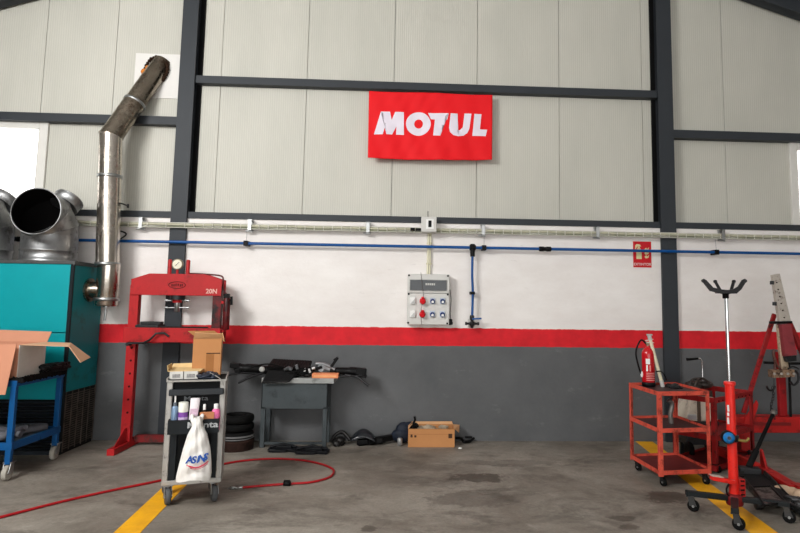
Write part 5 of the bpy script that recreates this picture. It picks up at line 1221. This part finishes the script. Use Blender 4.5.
# lower bracket
m = MB(); b0_ = P(735,503,JX); m.mm((b0_.x+.018,JX-.035,.10), (b0_.x+.065,JX+.035,P(741,478,JX).z)); m.build('slotted_bracket', M('jack_red_dirty', (178,28,24), .4, dirt=(50,24,22), dirt_amt=.4, dirt_scale=20), tj, bevel=.004)
for i in range(6): MB().box((b0_.x+.042, JX-.036, .14+i*.032), (.028,.004,.012)).build('bracket_slot', M('slot_black', (16,12,12), .8), tj)
m = MB(); pq0, pq1 = P(711,477.5,JX-.05), P(734,482,JX-.05); m.bar(pq0, pq1, .05, .03); m.build('foot_pedal', jack_red, tj, bevel=.006)
MB().bar(pq0+V((-.005,-.002,.018)), P(722,479.5,JX-.05)+V((0,0,.02)), .05, .006).build('pedal_pad', M('pedal_pale', (190,170,160), .5), tj)
MB().tube(cmr([P(729,484,JX-.02), P(726.5,489,JX-.02), P(728,495,JX-.02), P(733,497,JX-.02)], 5), .007, 8).build('lever_loop', black_m, tj)
hubz = .105
MB().lathe([(.055,.06),(.06,.07),(.06,.125),(.04,.14)], (JC.x,JC.y,0), Z1, 20).build('base_hub', M('hub_dark_red', (110,18,20), .5), tj)
leg_m = M('leg_charcoal', (30,34,36), .5, var=.15)
for g in (G(690.5,511), G(735.5,529.5), G(786,522.5)):
    q = V((g.x,g.y,0)); d_ = (q - JC).normalized()
    m = MB(); m.bar(JC + d_*.03 + Z1*.105, q + d_*.03 + Z1*.128, .05, .036); m.build('base_leg', leg_m, tj, bevel=.006)
    castor(tj, q, .042, 1.0, black_matt, M('fork_dark', (70,70,70), .4, .6), .118)

# ------------------------------------------------------------------ floor jack
s0_, f0_ = G(749,482), G(781,513)
fj = thing('floor_jack', (s0_+f0_)/2, 'grimy dark trolley jack with long black handle under the red jack leg', 'jack')
ax = (f0_-s0_).normalized(); sx_ = V((-ax.y,ax.x,0)); L = (f0_-s0_).length
fm = M('jack_grime', (48,44,42), .5, .4, var=.25, dirt=(30,28,28), dirt_amt=.45, dirt_scale=16)
for s in (-1, 1):
    m = MB(); m.prism([(0,.06),(.06,.12),(.2,.115),(L*.75,.09),(L,.075),(L,.03),(L*.6,.04),(0,.03)], s0_ + sx_*s*.11, ax, Z1, .010); m.build('side_plate', fm, fj, bevel=.002)
m = MB(); m.bar(s0_ + ax*.05 + Z1*.07, s0_ + ax*(L-.02) + Z1*.07, .2, .03); m.build('chassis', M('chassis_black', (16,16,17), .6), fj)
# lifted frame plate
m = MB(); pa, pb, pc, pd_ = P(754,488,4.95), P(771,487,5.0), P(785,503,4.62), P(765,505,4.6)
pa, pb, pc, pd_ = G(752,488,.13), G(770.5,487,.13), G(786,503,.12), G(765,506,.12)
quad(m, pa, pb, pc, pd_, .008); m.build('cover_plate', M('scratched_plate', (88,74,70), .4, .5, var=.3, dirt=(44,38,36), dirt_amt=.5, dirt_scale=18), fj)
m = MB()
for a_, b_ in ((pa,pb),(pb,pc),(pc,pd_),(pd_,pa)): m.tube([a_+Z1*.006, b_+Z1*.006], .009, 6)
m.build('plate_rim', black_m, fj)
m = MB(); m.box(s0_ + Z1*.10 + ax*.02, (.17,.10,.06), Rz(math.atan2(ax.y,ax.x)+math.pi/2)); m.build('handle_yoke', dark_steel, fj, bevel=.008)
hd0 = s0_ + Z1*.12; hd1 = P(773.5,413,5.35)
MB().tube([hd0, hd0.lerp(hd1,.3)], .026, 14).build('handle_socket', M('chassis_black'), fj)
MB().tube([hd0.lerp(hd1,.25), hd1], .017, 14).build('handle', black_m, fj)
MB().lathe([(.019,-.02),(.024,-.015),(.024,.02),(.016,.026)], hd1, (hd1-hd0), 14).build('handle_knob', M('knob_steel', (120,116,110), .4, .6), fj)
for s in (-1, 1):
    p = f0_ + sx_*s*.14 + Z1*.045 - ax*.05; MB().lathe([(.02,-.018),(.045,-.02),(.045,.02),(.02,.018)], p, sx_, 20).build('front_wheel', M('wheel_iron', (54,52,52), .5, .5), fj)
    p = s0_ + sx_*s*.12 + Z1*.035 + ax*.04; MB().lathe([(.015,-.012),(.035,-.014),(.035,.014),(.015,.012)], p, sx_, 18).build('rear_wheel', M('wheel_iron'), fj)
# pale rags and odd parts at the right edge
m = MB(); c_ = G(781,499); blob(m, c_ + V((.03,.02,.05)), (.09,.07,.05), 16); blob(m, c_ + V((.09,-.0,.045)), (.07,.06,.045), 16); blob(m, c_ + V((-.03,.03,.03)), (.06,.05,.03), 16)
o = m.build('shop_rag', M('rag_cream', (206,178,150), .9, var=.15, bump=.9, bscale=26)); tag(o, 'crumpled cream rag on the floor beside the slanted red beam', 'rag')
m = MB(); c_ = G(798,503); blob(m, c_ + V((.03,.0,.05)), (.06,.06,.05), 16); blob(m, c_ + V((.09,.03,.04)), (.06,.05,.04), 16)
o = m.build('shop_rag', M('rag_cream')); tag(o, 'second pale rag at the very edge of the floor beyond the jack wheel', 'rag')
tangle('scrap_parts', G(790,512).x, G(790,512).x+.35, 4.25, 4.5, 0, .10, M('scrap_metal', (74,74,76), .35, .7, var=.5, scale=30), 'pile of dark metal odds and ends beside the floor jack', 'metal parts', 12, .012, 77)
o = MB(); blob(o, G(752,436.5)+V((0,0,.0)) + Z1*.06, (.13,.07,.06), 14); o = o.build('blue_bag', M('bag_blue_dark', (40,60,100), .6, var=.3, bump=.5)); tag(o, 'small blue bundle on the floor behind the dark red cart', 'bundle')

# ------------------------------------------------------------------ light
w = bpy.data.worlds.new('world'); SC.world = w; w.use_nodes = True
bg = w.node_tree.nodes['Background']; bg.inputs[0].default_value = (1,.99,.97,1); bg.inputs[1].default_value = 4.0
def area(name, loc, tgt, sx, sy, power, col=(1,1,1)):
    l = bpy.data.lights.new(name, 'AREA'); l.shape = 'RECTANGLE'; l.size = sx; l.size_y = sy; l.energy = power; l.color = col
    o = bpy.data.objects.new(name, l); COL.objects.link(o); o.location = loc
    o.rotation_euler = (V(tgt)-V(loc)).to_track_quat('-Z', 'Y').to_euler(); return o
area('roof_light', (-4.0, 1.0, 4.3), (.8, 6.6, 1.4), 2.2, 1.2, 330, (1,.99,.97))
SC.view_settings.view_transform = 'Standard'; SC.view_settings.look = 'None'; SC.view_settings.gamma = 1; SC.view_settings.use_curve_mapping = False
SC.view_settings.exposure = 0.0
